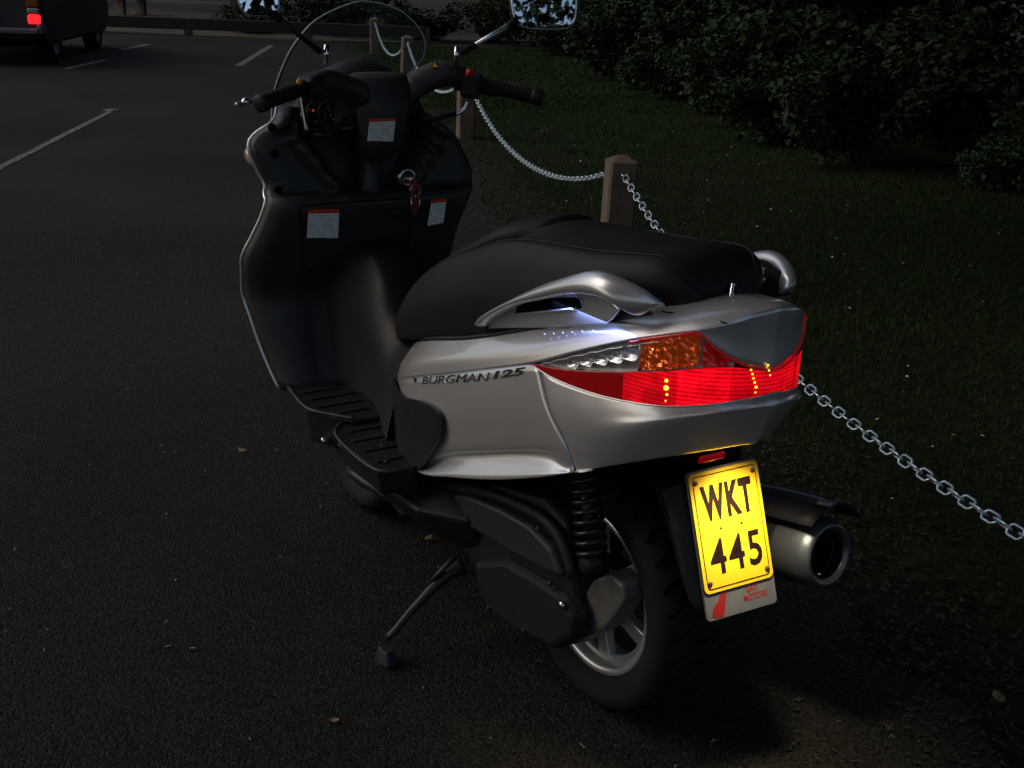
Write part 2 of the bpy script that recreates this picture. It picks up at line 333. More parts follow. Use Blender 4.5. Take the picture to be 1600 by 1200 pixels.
# worn bay lines
def bay_line(a, b, w):
    a = np.array(a); b = np.array(b); d = (b-a)/np.linalg.norm(b-a); n = np.array([-d[1], d[0]])*w/2
    m = max(2, int(np.linalg.norm(b-a)/.12)); r1 = random.Random(int(a[0]*100)); L = []; Rr = []
    for i in range(m+1):
        q = a+(b-a)*i/m; L.append(q+n*(1+r1.uniform(-.18, .12))); Rr.append(q-n*(1+r1.uniform(-.18, .12)))
    vs = [(x, y, .004) for x, y in L]+[(x, y, .004) for x, y in Rr]; k = m+1
    return tag(link('parking_line', mesh(vs, [(i+1, i, k+i, k+i+1) for i in range(m)]), M['paintline'], smooth=False), kind='structure')
def g(q): return np.array(q[:2])
l0, l1 = g((6.947, -0.267, 0)), g((9.806, -1.8, 0))
bay_line(l0+(l0-l1)*.9, l1, .06)
bay_line(g((9.865, -1.765, 0)), g((9.986, -1.905, 0)), .10)
bay_line(g((14.19, -2.513, 0)), g((15.47, -3.353, 0)), .10)
bay_line(g((14.42, -4.808, 0)), g((18.23, -6.862, 0)), .10)
bay_line(g((17.29, -4.099, 0)), g((18.5, -4.883, 0)), .10)

# ------------------------------------------------------------------ grass
rng = np.random.default_rng(3)
def blades(n, s0, s1, o0, o1, h0, h1, w, seed, dens_edge=True):
    r = np.random.default_rng(seed)
    s_ = r.uniform(s0, s1, n); o_ = r.uniform(o0, o1, n)
    if dens_edge:                 # ragged, thinning margin towards the asphalt
        lim = .18+.10*np.sin(s_*2.1)+.07*np.sin(s_*5.3+1)+.06*np.sin(s_*11.0)
        keep = (o_ < lim-r.exponential(.10, n)) | (r.random(n) < .02); s_ = s_[keep]; o_ = o_[keep]; n = len(s_)
    patch = np.sin(s_*1.3+2*np.sin(o_*.9))*np.sin(o_*1.7+s_*.4)
    keep = r.random(n) < .9+.1*patch; s_ = s_[keep]; o_ = o_[keep]; patch = patch[keep]; n = len(s_)
    x = P1[0]+chD[0]*s_+chN[0]*o_; y = P1[1]+chD[1]*s_+chN[1]*o_
    a = r.uniform(0, 2*np.pi, n); h = r.uniform(h0, h1, n)*(1+.2*patch); lean = r.uniform(.1, .9, n)*h; b = r.uniform(0, 2*np.pi, n)
    z = np.full(n, -.008)
    dx = np.cos(a)*w; dy = np.sin(a)*w
    v = np.zeros((n, 5, 3))
    v[:, 0] = np.stack([x-dx, y-dy, z], 1); v[:, 1] = np.stack([x+dx, y+dy, z], 1)
    mx_, my_ = x+np.cos(b)*lean*.35, y+np.sin(b)*lean*.35
    v[:, 2] = np.stack([mx_+dx*.8, my_+dy*.8, z+h*.6], 1); v[:, 3] = np.stack([mx_-dx*.8, my_-dy*.8, z+h*.6], 1)
    v[:, 4] = np.stack([x+np.cos(b)*lean, y+np.sin(b)*lean, z+h*(1-.25*lean/h)], 1)
    me = bpy.data.meshes.new('m'); me.vertices.add(n*5); me.vertices.foreach_set('co', v.ravel())
    q = np.arange(n)*5
    li = np.stack([q, q+1, q+2, q+3, q+3, q+2, q+4], 1).ravel()
    me.loops.add(n*7); me.loops.foreach_set('vertex_index', li.astype(np.int32))
    me.polygons.add(n*2); st = np.stack([np.arange(n)*7, np.arange(n)*7+4], 1).ravel(); me.polygons.foreach_set('loop_start', st.astype(np.int32))
    me.update(calc_edges=True); me.validate(); return me
gr = merge(blades(260000, -6.5, 9, -5.2, .32, .012, .034, .0019, 1), blades(90000, 7, 17.2, -9, .2, .018, .045, .004, 2), blades(24000, -3, 10, -9, -4.2, .03, .09, .005, 5, False))
tag(link('grass', gr, M['grass'], smooth=False), 'short dark lawn grass between the car park and the hedge', 'grass', kind='stuff')
# daisies
def daisies():
    r = random.Random(8); vs = []; fs = []
    for k in range(150):
        s_ = r.uniform(-4.5, 6); o_ = -abs(r.gauss(1.0, 1.1))-.1
        if k % 3: s_ = round(s_*1.2)/1.2+r.gauss(0, .12); o_ = round(o_*1.5)/1.5+r.gauss(0, .1)
        x, y, _ = along(s_, min(o_, -.05)); z = r.uniform(.028, .045); rad = r.uniform(.004, .0075); tx, ty = r.uniform(-.5, .5), r.uniform(-.5, .5); b = len(vs)
        vs.append((x, y, z+.002))
        for i in range(7): a = 2*math.pi*i/7; vs.append((x+rad*math.cos(a), y+rad*math.sin(a), z+rad*(tx*math.cos(a)+ty*math.sin(a))))
        for i in range(7): fs.append((b, b+1+i, b+1+(i+1) % 7))
    return mesh(vs, fs)
tag(link('lawn_daisies', daisies(), M['petal'], smooth=False), 'tiny white daisies and flecks scattered over the lawn', 'daisies', kind='stuff')

# ------------------------------------------------------------------ foliage
def leaves_mesh(pts, size, seed, mats, jitter=.35, up=.35):
    r = np.random.default_rng(seed); n = len(pts)
    nr = r.normal(size=(n, 3)); nr[:, 2] = np.abs(nr[:, 2])+up; nr /= np.linalg.norm(nr, axis=1)[:, None]
    t = np.cross(nr, r.normal(size=(n, 3))); t /= np.linalg.norm(t, axis=1)[:, None]; b = np.cross(nr, t)
    L = size*r.uniform(1-jitter, 1+jitter, n)[:, None]; Wd = L*r.uniform(.32, .5, n)[:, None]
    v = np.zeros((n, 6, 3)); fold = nr*L*.12
    v[:, 0] = pts; v[:, 1] = pts+t*L*.35+b*Wd+fold; v[:, 2] = pts+t*L*.75+b*Wd*.7+fold*.6; v[:, 3] = pts+t*L*1.1-fold; v[:, 4] = pts+t*L*.75-b*Wd*.7+fold*.6; v[:, 5] = pts+t*L*.35-b*Wd+fold
    me = bpy.data.meshes.new('m'); me.vertices.add(n*6); me.vertices.foreach_set('co', v.ravel())
    q = (np.arange(n)*6)[:, None]; li = (q+np.array([0, 1, 2, 3, 0, 3, 4, 5])).ravel()
    me.loops.add(n*8); me.loops.foreach_set('vertex_index', li.astype(np.int32)); me.polygons.add(n*2)
    me.polygons.foreach_set('loop_start', (np.arange(n*2)*4).astype(np.int32))
    for m in mats: me.materials.append(m)
    mi = np.repeat(r.integers(0, len(mats), n), 2); me.polygons.foreach_set('material_index', mi.astype(np.int32))
    me.update(calc_edges=True); me.validate(); return me
def clump_pts(n, clumps, seed):
    r = np.random.default_rng(seed); c = np.array(clumps, float); w = c[:, 3]**2; k = r.choice(len(c), n, p=w/w.sum())
    d = r.normal(size=(n, 3)); d /= np.linalg.norm(d, axis=1)[:, None]; rad = r.uniform(.35, 1.05, n)**.6
    p = c[k, :3]+d*(rad*c[k, 3])[:, None]*np.array([1, 1, .8]); return p
def tree_meshes(h, spread, low, n, leaf, seed, mats):
    r = random.Random(seed); br = []; cl = []
    trunk = [(0, 0, -.1)]; x = y = 0
    for i in range(1, 7):
        x += r.uniform(-.12, .12)*h/8; y += r.uniform(-.12, .12)*h/8; trunk.append((x, y, h*.9*i/6))
    br.append(tube_mesh(trunk, [h*.022, h*.016, h*.010, h*.004], 9, samples=14))
    for i in range(16):
        z = h*(low+(.93-low)*(i+r.random())/16); a = i*2.4+r.uniform(-.5, .5); f = (z/h-low)/(1-low)
        L = spread*(.55+.6*math.sin(math.pi*min(1, f*.8+.25)))*r.uniform(.65, 1.1)
        k = min(5, int(z/h/.15)); b0 = np.array(rs(trunk, 40)[min(39, int(z/(h*.9)*39))])
        e = b0+np.array([math.cos(a)*L, math.sin(a)*L, L*r.uniform(-.05, .4)])
        mid = (b0+e)/2+np.array([0, 0, L*.1])
        br.append(tube_mesh([b0, mid, e], [h*.006, h*.003, h*.001], 5, samples=7))
        for t in (.35, .6, .85, 1.0):
            q = b0+(e-b0)*t; rr = spread*r.uniform(.16, .34); cl.append((q[0]+r.uniform(-.4, .4)*rr*2, q[1]+r.uniform(-.4, .4)*rr*2, q[2]+r.uniform(-.2, .3)*rr, rr))
    return merge(*br), leaves_mesh(clump_pts(n, cl, seed), leaf, seed+1, mats)
def make_tree(name, loc, label, tm, rz=0, sc=1.0, group=None):
    t = empty(name, loc, rz); t.scale = (sc, sc, sc); tag(t, label, 'tree', group)
    link('trunk', tm[0], M['bark'], t); link('crown', tm[1], None, t, smooth=False); return t
A = [M['leafA'], M['leafA'], M['leafB']]
TM = [tree_meshes(8.5, 2.5, .13, 30000, .105, 21, A), tree_meshes(10, 3.0, .15, 34000, .115, 33, A), tree_meshes(7.5, 2.6, .18, 28000, .10, 47, A)]
TMc = [tree_meshes(11, 4.6, .26, 26000, .30, 71, A), tree_meshes(12, 5.0, .24, 28000, .30, 83, A)]
TMb = [tree_meshes(9, 2.8, .22, 6500, .13, 55, A), tree_meshes(10.5, 3.2, .25, 7500, .14, 66, A)]
def shrub_meshes(h, w, n, leaf, seed, mats):
    r = random.Random(seed); st = []; cl = []
    for i in range(11):
        a = r.uniform(0, 2*math.pi); L = w*r.uniform(.2, 1); hh = h*r.uniform(.45, 1)
        e = (math.cos(a)*L, math.sin(a)*L, hh); st.append(tube_mesh([(0, 0, -.02), (e[0]*.4, e[1]*.4, hh*.6), e], [.014, .008, .003], 5, samples=6))
        for t in (.45, .75, 1): cl.append((e[0]*t, e[1]*t, max(.1, hh*t), w*r.uniform(.16, .34)))
    p = clump_pts(n, cl, seed); p[:, 2] = np.maximum(p[:, 2], .015)
    return merge(*st), leaves_mesh(p, leaf, seed+1, mats, up=.6)
SM = [shrub_meshes(.85, .8, 4600, .058, 5, [M['leafA'], M['leafB']]), shrub_meshes(1.1, .9, 5200, .068, 6, [M['leafB'], M['leafC'], M['leafA']]),
      shrub_meshes(.55, .7, 3600, .05, 7, [M['leafB'], M['leafC']]), shrub_meshes(1.5, 1.0, 6400, .07, 9, [M['leafA'], M['leafA'], M['leafB']])]
hedge = [g(q) for q in ((2.527, -5.599, 0), (3.13, -5.826, 0), (4.59, -6.3, 0), (5.659, -6.21, 0), (8.91, -7.704, 0), (12.12, -9.266, 0), (16.69, -11.34, 0), (21, -11.89, 0))]
hd = cr(hedge, 12); hs = np.r_[0, np.cumsum(np.linalg.norm(np.diff(hd, axis=0), axis=1))]
def on_hedge(s_, back):
    q = np.array([np.interp(s_, hs, hd[:, 0]), np.interp(s_, hs, hd[:, 1])]); return q-chN*back
HL = hs[-1]
rs_ = random.Random(12)
where = ['beside the right picture edge', 'opposite the lowest sag of the near chain', 'opposite the near post', 'behind the near post', 'right of the round mirror arm', 'past the far post']
SH = []
nfront = 16
for i in range(nfront):
    q = on_hedge(HL*(i+.3)/nfront*.98, rs_.uniform(.25, .6)); k = (0, 2, 1, 0, 1, 2)[i % 6]
    SH.append((q, k, rs_.uniform(.65, 1.0)))
for i in range(13):
    q = on_hedge(HL*(i+.5)/13, rs_.uniform(1.2, 1.8)); SH.append((q, (3, 1, 3, 0)[i % 4], rs_.uniform(1.0, 1.5)))
ordn = ['first', 'second', 'third', 'fourth', 'fifth', 'sixth', 'seventh', 'eighth', 'ninth', 'tenth', 'eleventh', 'twelfth', 'thirteenth', 'fourteenth', 'fifteenth', 'sixteenth']
kinds = ['dark leafy shrub', 'tall pale-leaved shrub', 'low small-leaved shrub', 'big dark bush']
for i, (q, k, sc) in enumerate(SH):
    row = ('front row of the hedge edge, %s from the right' % ordn[i]) if i < nfront else ('row behind the hedge edge, %s from the right' % ordn[i-nfront])
    t = empty('shrub', (q[0], q[1], -.01), rs_.uniform(0, 6.28)); t.scale = (sc, sc, sc*rs_.uniform(.8, 1.1)); tag(t, '%s in the %s' % (kinds[k], row), 'shrub', 'shrubs along the lawn')
    link('stems', SM[k][0], M['bark'], t); link('foliage', SM[k][1], None, t, smooth=False)
ti = 0
for i in range(11):
    q = on_hedge(HL*(i+.2)/10.5-.6, (2.6, 4.0)[i % 2]+rs_.uniform(0, .8)); 
    make_tree('tree', (q[0], q[1], -.02), 'dark woodland tree over the lawn hedge, %s from the right' % ordn[i], TM[i % 3], rs_.uniform(0, 6.28), rs_.uniform(.9, 1.2), 'woodland trees beside the lawn')
# far side of the car park
for i, (s_, o_) in enumerate([(23.5, -3.5), (24.0, 0.5), (30.5, 2.5), (33, 7.0), (32.0, 12.5), (38, 18)]):
    x, y, _ = along(s_, o_)
    make_tree('tree', (x, y, -.02), 'dark tree beyond the car park barrier, %s from the right' % ordn[i], TM[(i+1) % 3], i*1.3, (1.1, 1.2, 1.15, 1.0, 1.2, 1.3)[i], 'trees beyond the barrier')
for i, (s_, o_) in enumerate([(18.9, -1.2), (19.4, .4), (19.8, 2.0)]):
    x, y, _ = along(s_, o_); t = empty('shrub', (x, y, -.01), i*2.0); t.scale = (1.2, 1.2, .8); tag(t, 'shrub just behind the timber barrier, %s from the right' % ordn[i], 'shrub', 'shrubs behind the barrier')
    link('stems', SM[i][0], M['bark'], t); link('foliage', SM[i][1], None, t, smooth=False)
# trees round the back and left of the car park (seen in the mirror and in the paint)
for i, (x, y, sc) in enumerate([(-17, -1.6, .9), (-15.5, -5.6, .9), (-11, -9.5, 1.0), (-5, -10.5, 1.0), (16, 7.5, .75), (-9, 18, 1.0)]):
    make_tree('tree', (x, y, -.02), 'car park edge tree behind the viewer, %s round from the mirror' % ordn[i], TMb[i % 2], i*.9, sc, 'trees round the car park behind the viewer')

for i, (x, y, sc) in enumerate([(-1.6, -4.6, 1.15), (1.0, -9.5, 1.1), (-3.5, -8.2, 1.0), (-1.5, 8.6, 1.0)]):  # unseen trees added to cut sky light from overhead and behind
    make_tree('tree', (x, y, -.02), 'unseen broad tree added to shade the scooter from behind the viewer, %s from the hedge' % ordn[i], TMc[i % 2], i*1.7, sc, 'unseen trees added for shade behind the viewer')
M['sleeper'] = mat('dark_sleeper', (.014, .012, .010), .9, bump=.5, bscale=30, var=.4, vscale=8)
# low timber barrier and bench
def plank_thing(name, label, cat): t = empty(name); tag(t, label, cat); return t
b0 = along(17.75, -1.2); b1 = along(18.6, 9.5)
bt = empty('timber_barrier', b0); tag(bt, 'low dark timber barrier along the far edge of the car park', 'barrier')
dv = Vector((b1[0]-b0[0], b1[1]-b0[1], 0)); L = dv.length; ang = math.atan2(dv.y, dv.x); rot = Matrix.Rotation(ang, 3, 'Z')
nb = 5
for i in range(nb):
    c = dv*((i+.5)/nb); link('rail', box_mesh((c.x, c.y, .20), (L/nb-.02, .12, .20), rot), M['sleeper'], bt, smooth=False, bevel=.012)
for i in range(nb+1):
    c = dv*(i/nb); link('post', box_mesh((c.x, c.y, .13), (.14, .11, .30), rot), M['bark'], bt, smooth=False, bevel=.01)
bx, by, _ = (28.18, -7.515, 0)
bn = empty('park_bench', (bx, by, 0), R(-75)); tag(bn, 'pale timber bench on the gravel beyond the barrier', 'bench')
M['bench'] = mat('bench_timber', (.42, .36, .22), .7, var=.2, vscale=12)
for sx in (-.27, .27): link('leg', box_mesh((sx, 0, .2), (.08, .36, .4)), M['bark'], bn, smooth=False, bevel=.008)
for j in (-.15, 0, .15): link('seat_plank', box_mesh((0, j, .43), (1.2, .13, .05)), M['bench'], bn, smooth=False, bevel=.006)
for j in (0, .17): link('backrest_plank', box_mesh((0, .22, .62+j), (1.2, .04, .13)), M['bench'], bn, smooth=False, bevel=.006)

# ------------------------------------------------------------------ posts and chains
def post_mesh():
    h = .565; w = .070; c = .012; t = .028
    def ring(w_, z): k = w_-c; return [(k, w_, z), (-k, w_, z), (-w_, k, z), (-w_, -k, z), (-k, -w_, z), (k, -w_, z), (w_, -k, z), (w_, k, z)]
    secs = [ring(w, -.2), ring(w, .1), ring(w*.985, .3), ring(w*.985, h-t), ring(w*.97, h-t+.004), ring(w*.30+c*.5, h)]
    return loft_mesh(secs)
pm = post_mesh(); angp = math.atan2(chD[1], chD[0])
plabel = ['timber post behind the photographer, right end of the near chain', 'brown timber post behind the scooter seat', 'timber post on the lawn edge just under the right handlebar grip', 'third timber post seen through the windscreen', 'farthest timber post seen through the windscreen']
for i in range(-1, 4):
    p = along(i*SP, 0); t = empty('timber_post', p, angp+R((2, -3, 2, 4, -2)[i+1])); t.rotation_euler[0] = R((0, .8, -.5, 1, -1)[i+1]); tag(t, plabel[i+1], 'post', 'chain posts along the lawn')
    link('shaft', pm, M['wood'], t, smooth=False)
    for sx in (-1, 1):
        link('staple', tube_mesh([(sx*.064, .012, .49), (sx*.088, .012, .485), (sx*.088, -.012, .485), (sx*.064, -.012, .49)], .004, 6, samples=10), M['zinc'], t)
PITCH = .050; LL = PITCH+.014
def link_mesh():
    r = .0036; hl = LL/2-.004; hw = .0145; pts = []
    for k in range(14):
        a = 2*math.pi*k/14; x = math.cos(a)*hw; y = math.sin(a)*hw; pts.append((x+(hl-hw)*(1 if math.cos(a) > 0 else -1), y, 0))
    return tube_mesh(pts, r, 6, closed=True)
lk = link_mesh(); lk.materials.append(M['zinc']); lk.polygons.foreach_set('use_smooth', [True]*len(lk.polygons))
clab = ['galvanised chain passing behind the scooter tail to the lower right', 'galvanised chain sagging between the two posts beside the handlebar', 'galvanised chain on the far posts, seen through the windscreen', 'farthest galvanised chain seen through the windscreen']
for ci, i in enumerate((0, 1, 2, 3)):
    a = along((i-1)*SP+.088, 0, .482); b = along(i*SP-.088, 0, .482)
    root = empty('chain', a); tag(root, clab[ci], 'chain', 'chains between the posts')
    n = 800; t = np.linspace(-1, 1, n); kk = 1.2; zz = .482-.295*(1-(np.cosh(kk*t)-1)/(math.cosh(kk)-1))
    X = np.array([np.linspace(a[0], b[0], n), np.linspace(a[1], b[1], n), zz]).T; sL = np.r_[0, np.cumsum(np.linalg.norm(np.diff(X, axis=0), axis=1))]
    step = PITCH if i < 2 else PITCH*1.0; m = int(sL[-1]/step); st = sL[-1]/m
    if i >= 2: m = int(m*1)
    for k in range(m):
        sm = (k+.5)*st; p = Vector([np.interp(sm, sL, X[:, c]) for c in range(3)]); q0 = Vector([np.interp(sm-.02, sL, X[:, c]) for c in range(3)]); q1 = Vector([np.interp(sm+.02, sL, X[:, c]) for c in range(3)])
        d = (q1-q0).normalized(); side = d.cross(Vector((0, 0, 1))).normalized(); upv = side.cross(d)
        tw = (R(48) if k % 2 else R(-42))+R(rs_.uniform(-9, 9)); y_ = side*math.cos(tw)+upv*math.sin(tw); z_ = d.cross(y_)
        o = bpy.data.objects.new('link', lk); COL.objects.link(o); o.parent = root
        o.matrix_parent_inverse = Matrix.Identity(4)
        o.matrix_local = Matrix(((d.x, y_.x, z_.x, p.x-a[0]), (d.y, y_.y, z_.y, p.y-a[1]), (d.z, y_.z, z_.z, p.z-a[2]), (0, 0, 0, 1)))

# ------------------------------------------------------------------ litter on the asphalt
def leaf_litter(px, size, rz, label, m='dryleaf', curl=.25):
    n = 9; vs = []; fs = []
    for i in range(n):
        t = i/(n-1); w = math.sin(math.pi*min(.98, t*.96+.03))**.8*.32*(1+.12*math.sin(t*19)); z = curl*size*(t-.5)**2*2+.003
        vs += [(t*size-size/2, -w*size, z+.10*size), (t*size-size/2, 0, z), (t*size-size/2, w*size, z+.07*size)]
    for i in range(n-1):
        for j in range(2): fs.append((i*3+j, i*3+j+1, i*3+j+4, i*3+j+3))
    o = link('fallen_leaf', mesh(vs, fs), M[m], smooth=True, solid=.0008); o.location = (px[0], px[1], .004); o.rotation_euler[2] = rz; tag(o, label, 'leaf', 'leaves fallen on the car park'); return o
leaf_litter((1.539, 0.166, 0), .03, .4, 'small tan leaf on the asphalt left of the footboard')
leaf_litter((0.769, -0.028, 0), .03, 2.0, 'curled tan leaf on the asphalt above the side stand')
leaf_litter((0.171, 0.516, 0), .02, 1.0, 'yellowish leaf scrap at the bottom edge left of the tyre')
leaf_litter((-0.427, -0.691, 0), .04, 2.6, 'pale feather-like leaf on the grass edge at lower right')
leaf_litter((0.099, -0.326, 0), .03, .2, 'tiny tan leaf on the ground under the number plate')
def specks():
    r = random.Random(31); vs = []; fs = []
    for k in range(420):
        x = r.uniform(-.9, 5); y = r.uniform(-.6, 3.2)
        L_ = r.uniform(.004, .016); a = r.uniform(0, 6.28); w = r.uniform(.0008, .002); b = len(vs); dx, dy = math.cos(a)*L_, math.sin(a)*L_; nx, ny = -math.sin(a)*w, math.cos(a)*w
        bx_, by_ = r.uniform(-.4, .4)*L_, r.uniform(-.4, .4)*L_
        vs += [(x-nx, y-ny, .003), (x+nx, y+ny, .003), (x+dx/2+bx_+nx, y+dy/2+by_+ny, .006), (x+dx/2+bx_-nx, y+dy/2+by_-ny, .006), (x+dx, y+dy, .004)]
        fs += [(b, b+1, b+2, b+3), (b+3, b+2, b+4)]
    return mesh(vs, fs)
tag(link('straw_specks', specks(), mat('straw', (.30, .26, .17), .7), smooth=False), 'fine straw bits and grit scattered on the asphalt', 'litter', kind='stuff')
def verge():
    r = random.Random(77); vs = []; fs = []
    for k in range(16000):
        s_ = r.uniform(-5.0, 7); o_ = r.gauss(.20, .16)
        if r.random() < .18: o_ = .3+r.expovariate(5)
        x, y, _ = along(s_, o_); L_ = r.uniform(.003, .011)*(1 if r.random() < .93 else 1.7); a = r.uniform(0, 6.28); w = L_*r.uniform(.25, .6); z = .003+r.random()*.004
        ca_, sa_ = math.cos(a), math.sin(a); b = len(vs); t1, t2 = r.uniform(0, .008), r.uniform(0, .008)
        vs += [(x-ca_*L_, y-sa_*L_, z+t1), (x+sa_*w, y-ca_*w, z), (x+ca_*L_, y+sa_*L_, z+t2), (x-sa_*w, y+ca_*w, z+.002)]; fs.append((b, b+1, b+2, b+3))
    return mesh(vs, fs)
tag(link('verge_litter', verge(), mat('leaf_mould', (.034, .024, .013), .9, var=.6, vscale=30), smooth=False), 'brown leaf mould and soil crumbs along the lawn edge', 'leaf litter', kind='stuff')
# ================================================================== SCOOTER
SC = empty('scooter'); tag(SC, 'silver maxi scooter with lit red tail light and yellow number plate, parked in front', 'scooter')
half = [(.62,.14),(.55,.172),(.45,.188),(.3,.197),(.15,.2),(0,.197),(-.1,.188),(-.19,.170),(-.258,.149),(-.304,.118),(-.336,.081),(-.353,.045),(-.361,.02),(-.363,0)]
PLN = cr(half+[(x, -y) for x, y in half[-2::-1]], 12)
PS = np.r_[0, np.cumsum(np.linalg.norm(np.diff(PLN, axis=0), axis=1))]; SMID = PS[-1]/2
_t = np.gradient(PLN, axis=0); _n = np.stack([_t[:, 1], -_t[:, 0]], 1); _n /= np.linalg.norm(_n, axis=1)[:, None]
if _n[40, 1] < 0: _n = -_n
def sig(p): return PS[np.argmin((PLN[:, 0]-p[0])**2+(PLN[:, 1]-p[1])**2)]
def plan(s_, out=0.0):
    x = np.interp(s_, PS, PLN[:, 0]); y = np.interp(s_, PS, PLN[:, 1]); a = np.interp(s_, PS, _n[:, 0]); b = np.interp(s_, PS, _n[:, 1])
    l = np.hypot(a, b); return np.stack([x+a/l*out, y+b/l*out], -1)
class Row:                      # height along the body plan, mirrored about the centre line
    def __init__(self, pts):
        q = cr(pts, 8); s_ = np.array([sig(p) for p in q]); o = np.argsort(s_); self.s = s_[o]; self.z = q[o, 2]
    def __call__(self, s_):
        s_ = np.asarray(s_); s_ = np.where(s_ > SMID, 2*SMID-s_, s_); return np.interp(s_, self.s, self.z)

def outward(me):
    c = Vector((.15, 0, .62)); t = sum(p.normal.dot(p.center-c)*p.area for p in me.polygons)
    if t < 0: me.flip_normals()
    return me
# ---- feature rows of the rear body (left half, front to tail)
A_ = [(.585, .12, .60), (.47, .150, .640), (.3, .165, .690), (.15, .165, .742), (0, .155, .798), (-.1, .14, .838), (-.17, .115, .866), (-.215, .08, .881), (-.235, .04, .889), (-.24, 0, .892)]
B_ = [(.60, .158, .512), (0.496, 0.183, 0.552), (0.314, 0.196, 0.617), (0.168, 0.2, 0.67), (0.019, 0.198, 0.726), (-0.093, 0.189, 0.777), (-0.175, 0.174, 0.813), (-0.245, 0.154, 0.841), (-0.302, 0.119, 0.86), (-0.319, 0.103, 0.868), (-0.334, 0.084, 0.877), (-0.346, 0.063, 0.885), (-0.353, 0.044, 0.892), (-.363, 0, .900)]
iT = 4
C_ = [(0.019, 0.198, 0.722), (-0.031, 0.195, 0.716), (-0.098, 0.188, 0.715), (-0.169, 0.175, 0.718), (-0.232, 0.159, 0.725), (-0.274, 0.141, 0.731), (-0.32, 0.102, 0.742), (-0.347, 0.059, 0.751), (-.363, 0, .760)]
T_ = [(0.019, 0.198, 0.726), (-0.093, 0.189, 0.777), (-0.175, 0.174, 0.813), (-0.245, 0.154, 0.841), (-0.291, 0.129, 0.857), (-0.302, 0.119, 0.86), (-0.312, 0.11, 0.855), (-0.324, 0.097, 0.839), (-0.337, 0.08, 0.825), (-0.349, 0.055, 0.811), (-.360, .022, .801), (-.363, 0, .798)]
V_ = T_[5:]
M_ = [(0.019, 0.198, 0.724), (-0.047, 0.194, 0.734), (-0.132, 0.183, 0.753), (-0.228, 0.16, 0.777), (-0.287, 0.132, 0.793), (-0.31, 0.113, 0.8), (-0.335, 0.082, 0.805), (-0.351, 0.05, 0.803), (-.363, 0, .793)]
G_ = [(.60, .152, .41), (0.464, 0.182, 0.4), (0.261, 0.194, 0.477), (0.078, 0.195, 0.545), (-0.041, 0.195, 0.595), (-0.153, 0.184, 0.643), (-0.243, 0.164, 0.685), (-0.314, 0.12, 0.716), (-0.353, 0.063, 0.73), (-.370, 0, .728)]
H_ = [(.60, .145, .375), (0.464, 0.175, 0.363), (0.331, 0.182, 0.427), (0.181, 0.185, 0.488), (0.051, 0.185, 0.537), (-0.03, 0.185, 0.561), (-0.087, 0.184, 0.563), (-0.18, 0.16, 0.603), (-0.263, 0.122, 0.641), (-0.306, 0.079, 0.659), (-0.33, 0.033, 0.668), (-.343, 0, .668)]
F_ = [(.60, .155, .345), (0.412, 0.203, 0.37), (0.279, 0.212, 0.412), (0.111, 0.214, 0.471), (-0.023, 0.206, 0.525), (-0.1, 0.186, 0.56), (-0.174, 0.155, 0.594), (-0.257, 0.116, 0.631), (-0.3, 0.073, 0.649), (-0.324, 0.026, 0.658), (-.332, 0, .662)]
lowtop = B_[:iT]+C_                       # crease in front, lamp edge behind
def midrow(a, b, out, f):
    a = arc(cr(a, 10), 40); b = arc(cr(b, 10), 40); m = a+(b-a)*f; pr = []
    for i, p in enumerate(m):
        s_ = sig(p); q = plan(s_, out(i/39.)); pr.append((q[0], q[1], p[2]))
    return pr
D_ = midrow(lowtop, G_, lambda t: .003+.006*max(0, (t-.45)/.55), .5)
seamx = [.004, -.036, -.078, -.098, -.100]
lower = [lowtop, D_, G_, H_, F_]
fr, re = [], []
for row, sx in zip(lower, seamx):
    a, b = split_x(row, sx); fr.append(arc(a[:-1], 46)); b = arc(b, 60); b[:, 0] -= np.linspace(.0018, 0, 60); b[-1, 1] = 0; re.append(b)
spm = outward(grid_mesh(fr, 5)); two('side_panel', spm, M['silver'], SC, solid=.003, off=-1)
from mathutils.bvhtree import BVHTree
_bv = BVHTree.FromPolygons([tuple(v.co) for v in spm.vertices], [tuple(p.vertices) for p in spm.polygons])
def side_y(x, z):
    h = _bv.ray_cast(Vector((x, .6, z)), Vector((0, -1, 0))); return h[0].y if h[0] else None
def drape(me, lift):          # lay a flat lettering mesh onto the curved panel
    y0 = min(v.co.y for v in me.vertices)
    for v in me.vertices:
        y = side_y(v.co.x, v.co.z)
        if y is not None: v.co.y = y+lift+(v.co.y-(base_y(v.co.x)))
    me.update(); return me
link('tail_cowl', outward(grid_mesh([both(r_) for r_ in re], 5)), M['silver'], SC, solid=.003, off=-1)
# upper deck with a soft bulge
Aq = arc(cr(A_, 14), 90); Bq = arc(cr(B_, 14), 90)
mid1 = Aq*.62+Bq*.38; mid2 = Aq*.25+Bq*.75
for i in range(90):
    t = i/89; mid1[i, 2] += .008*(1-.5*t); mid2[i, 2] += .012*(1-.62*t); mid2[i, 1] += .004*(1-t); mid1[i, 1] += .002*(1-t)
deck = link('deck_panel', outward(grid_mesh([both(r_) for r_ in (Aq, mid1, mid2, Bq)], 6)), M['silver'], SC, solid=.003, off=-1)
# rear face between deck edge and lamp notch
d_, e_ = split_x(B_, V_[0][0]); e_ = arc(e_, 26); e_[-1, 1] = 0; v_ = arc(cr(V_, 12), 26); v_[0] = e_[0]; v_[-1, 1] = 0
mm_ = (e_+v_)/2; mm_[:, 0] += .004*np.sin(np.linspace(0, math.pi/2, 26)); 
link('rear_panel', outward(grid_mesh([both(r_) for r_ in (e_, mm_, v_)], 5)), M['silver'], SC, solid=.003, off=-1)
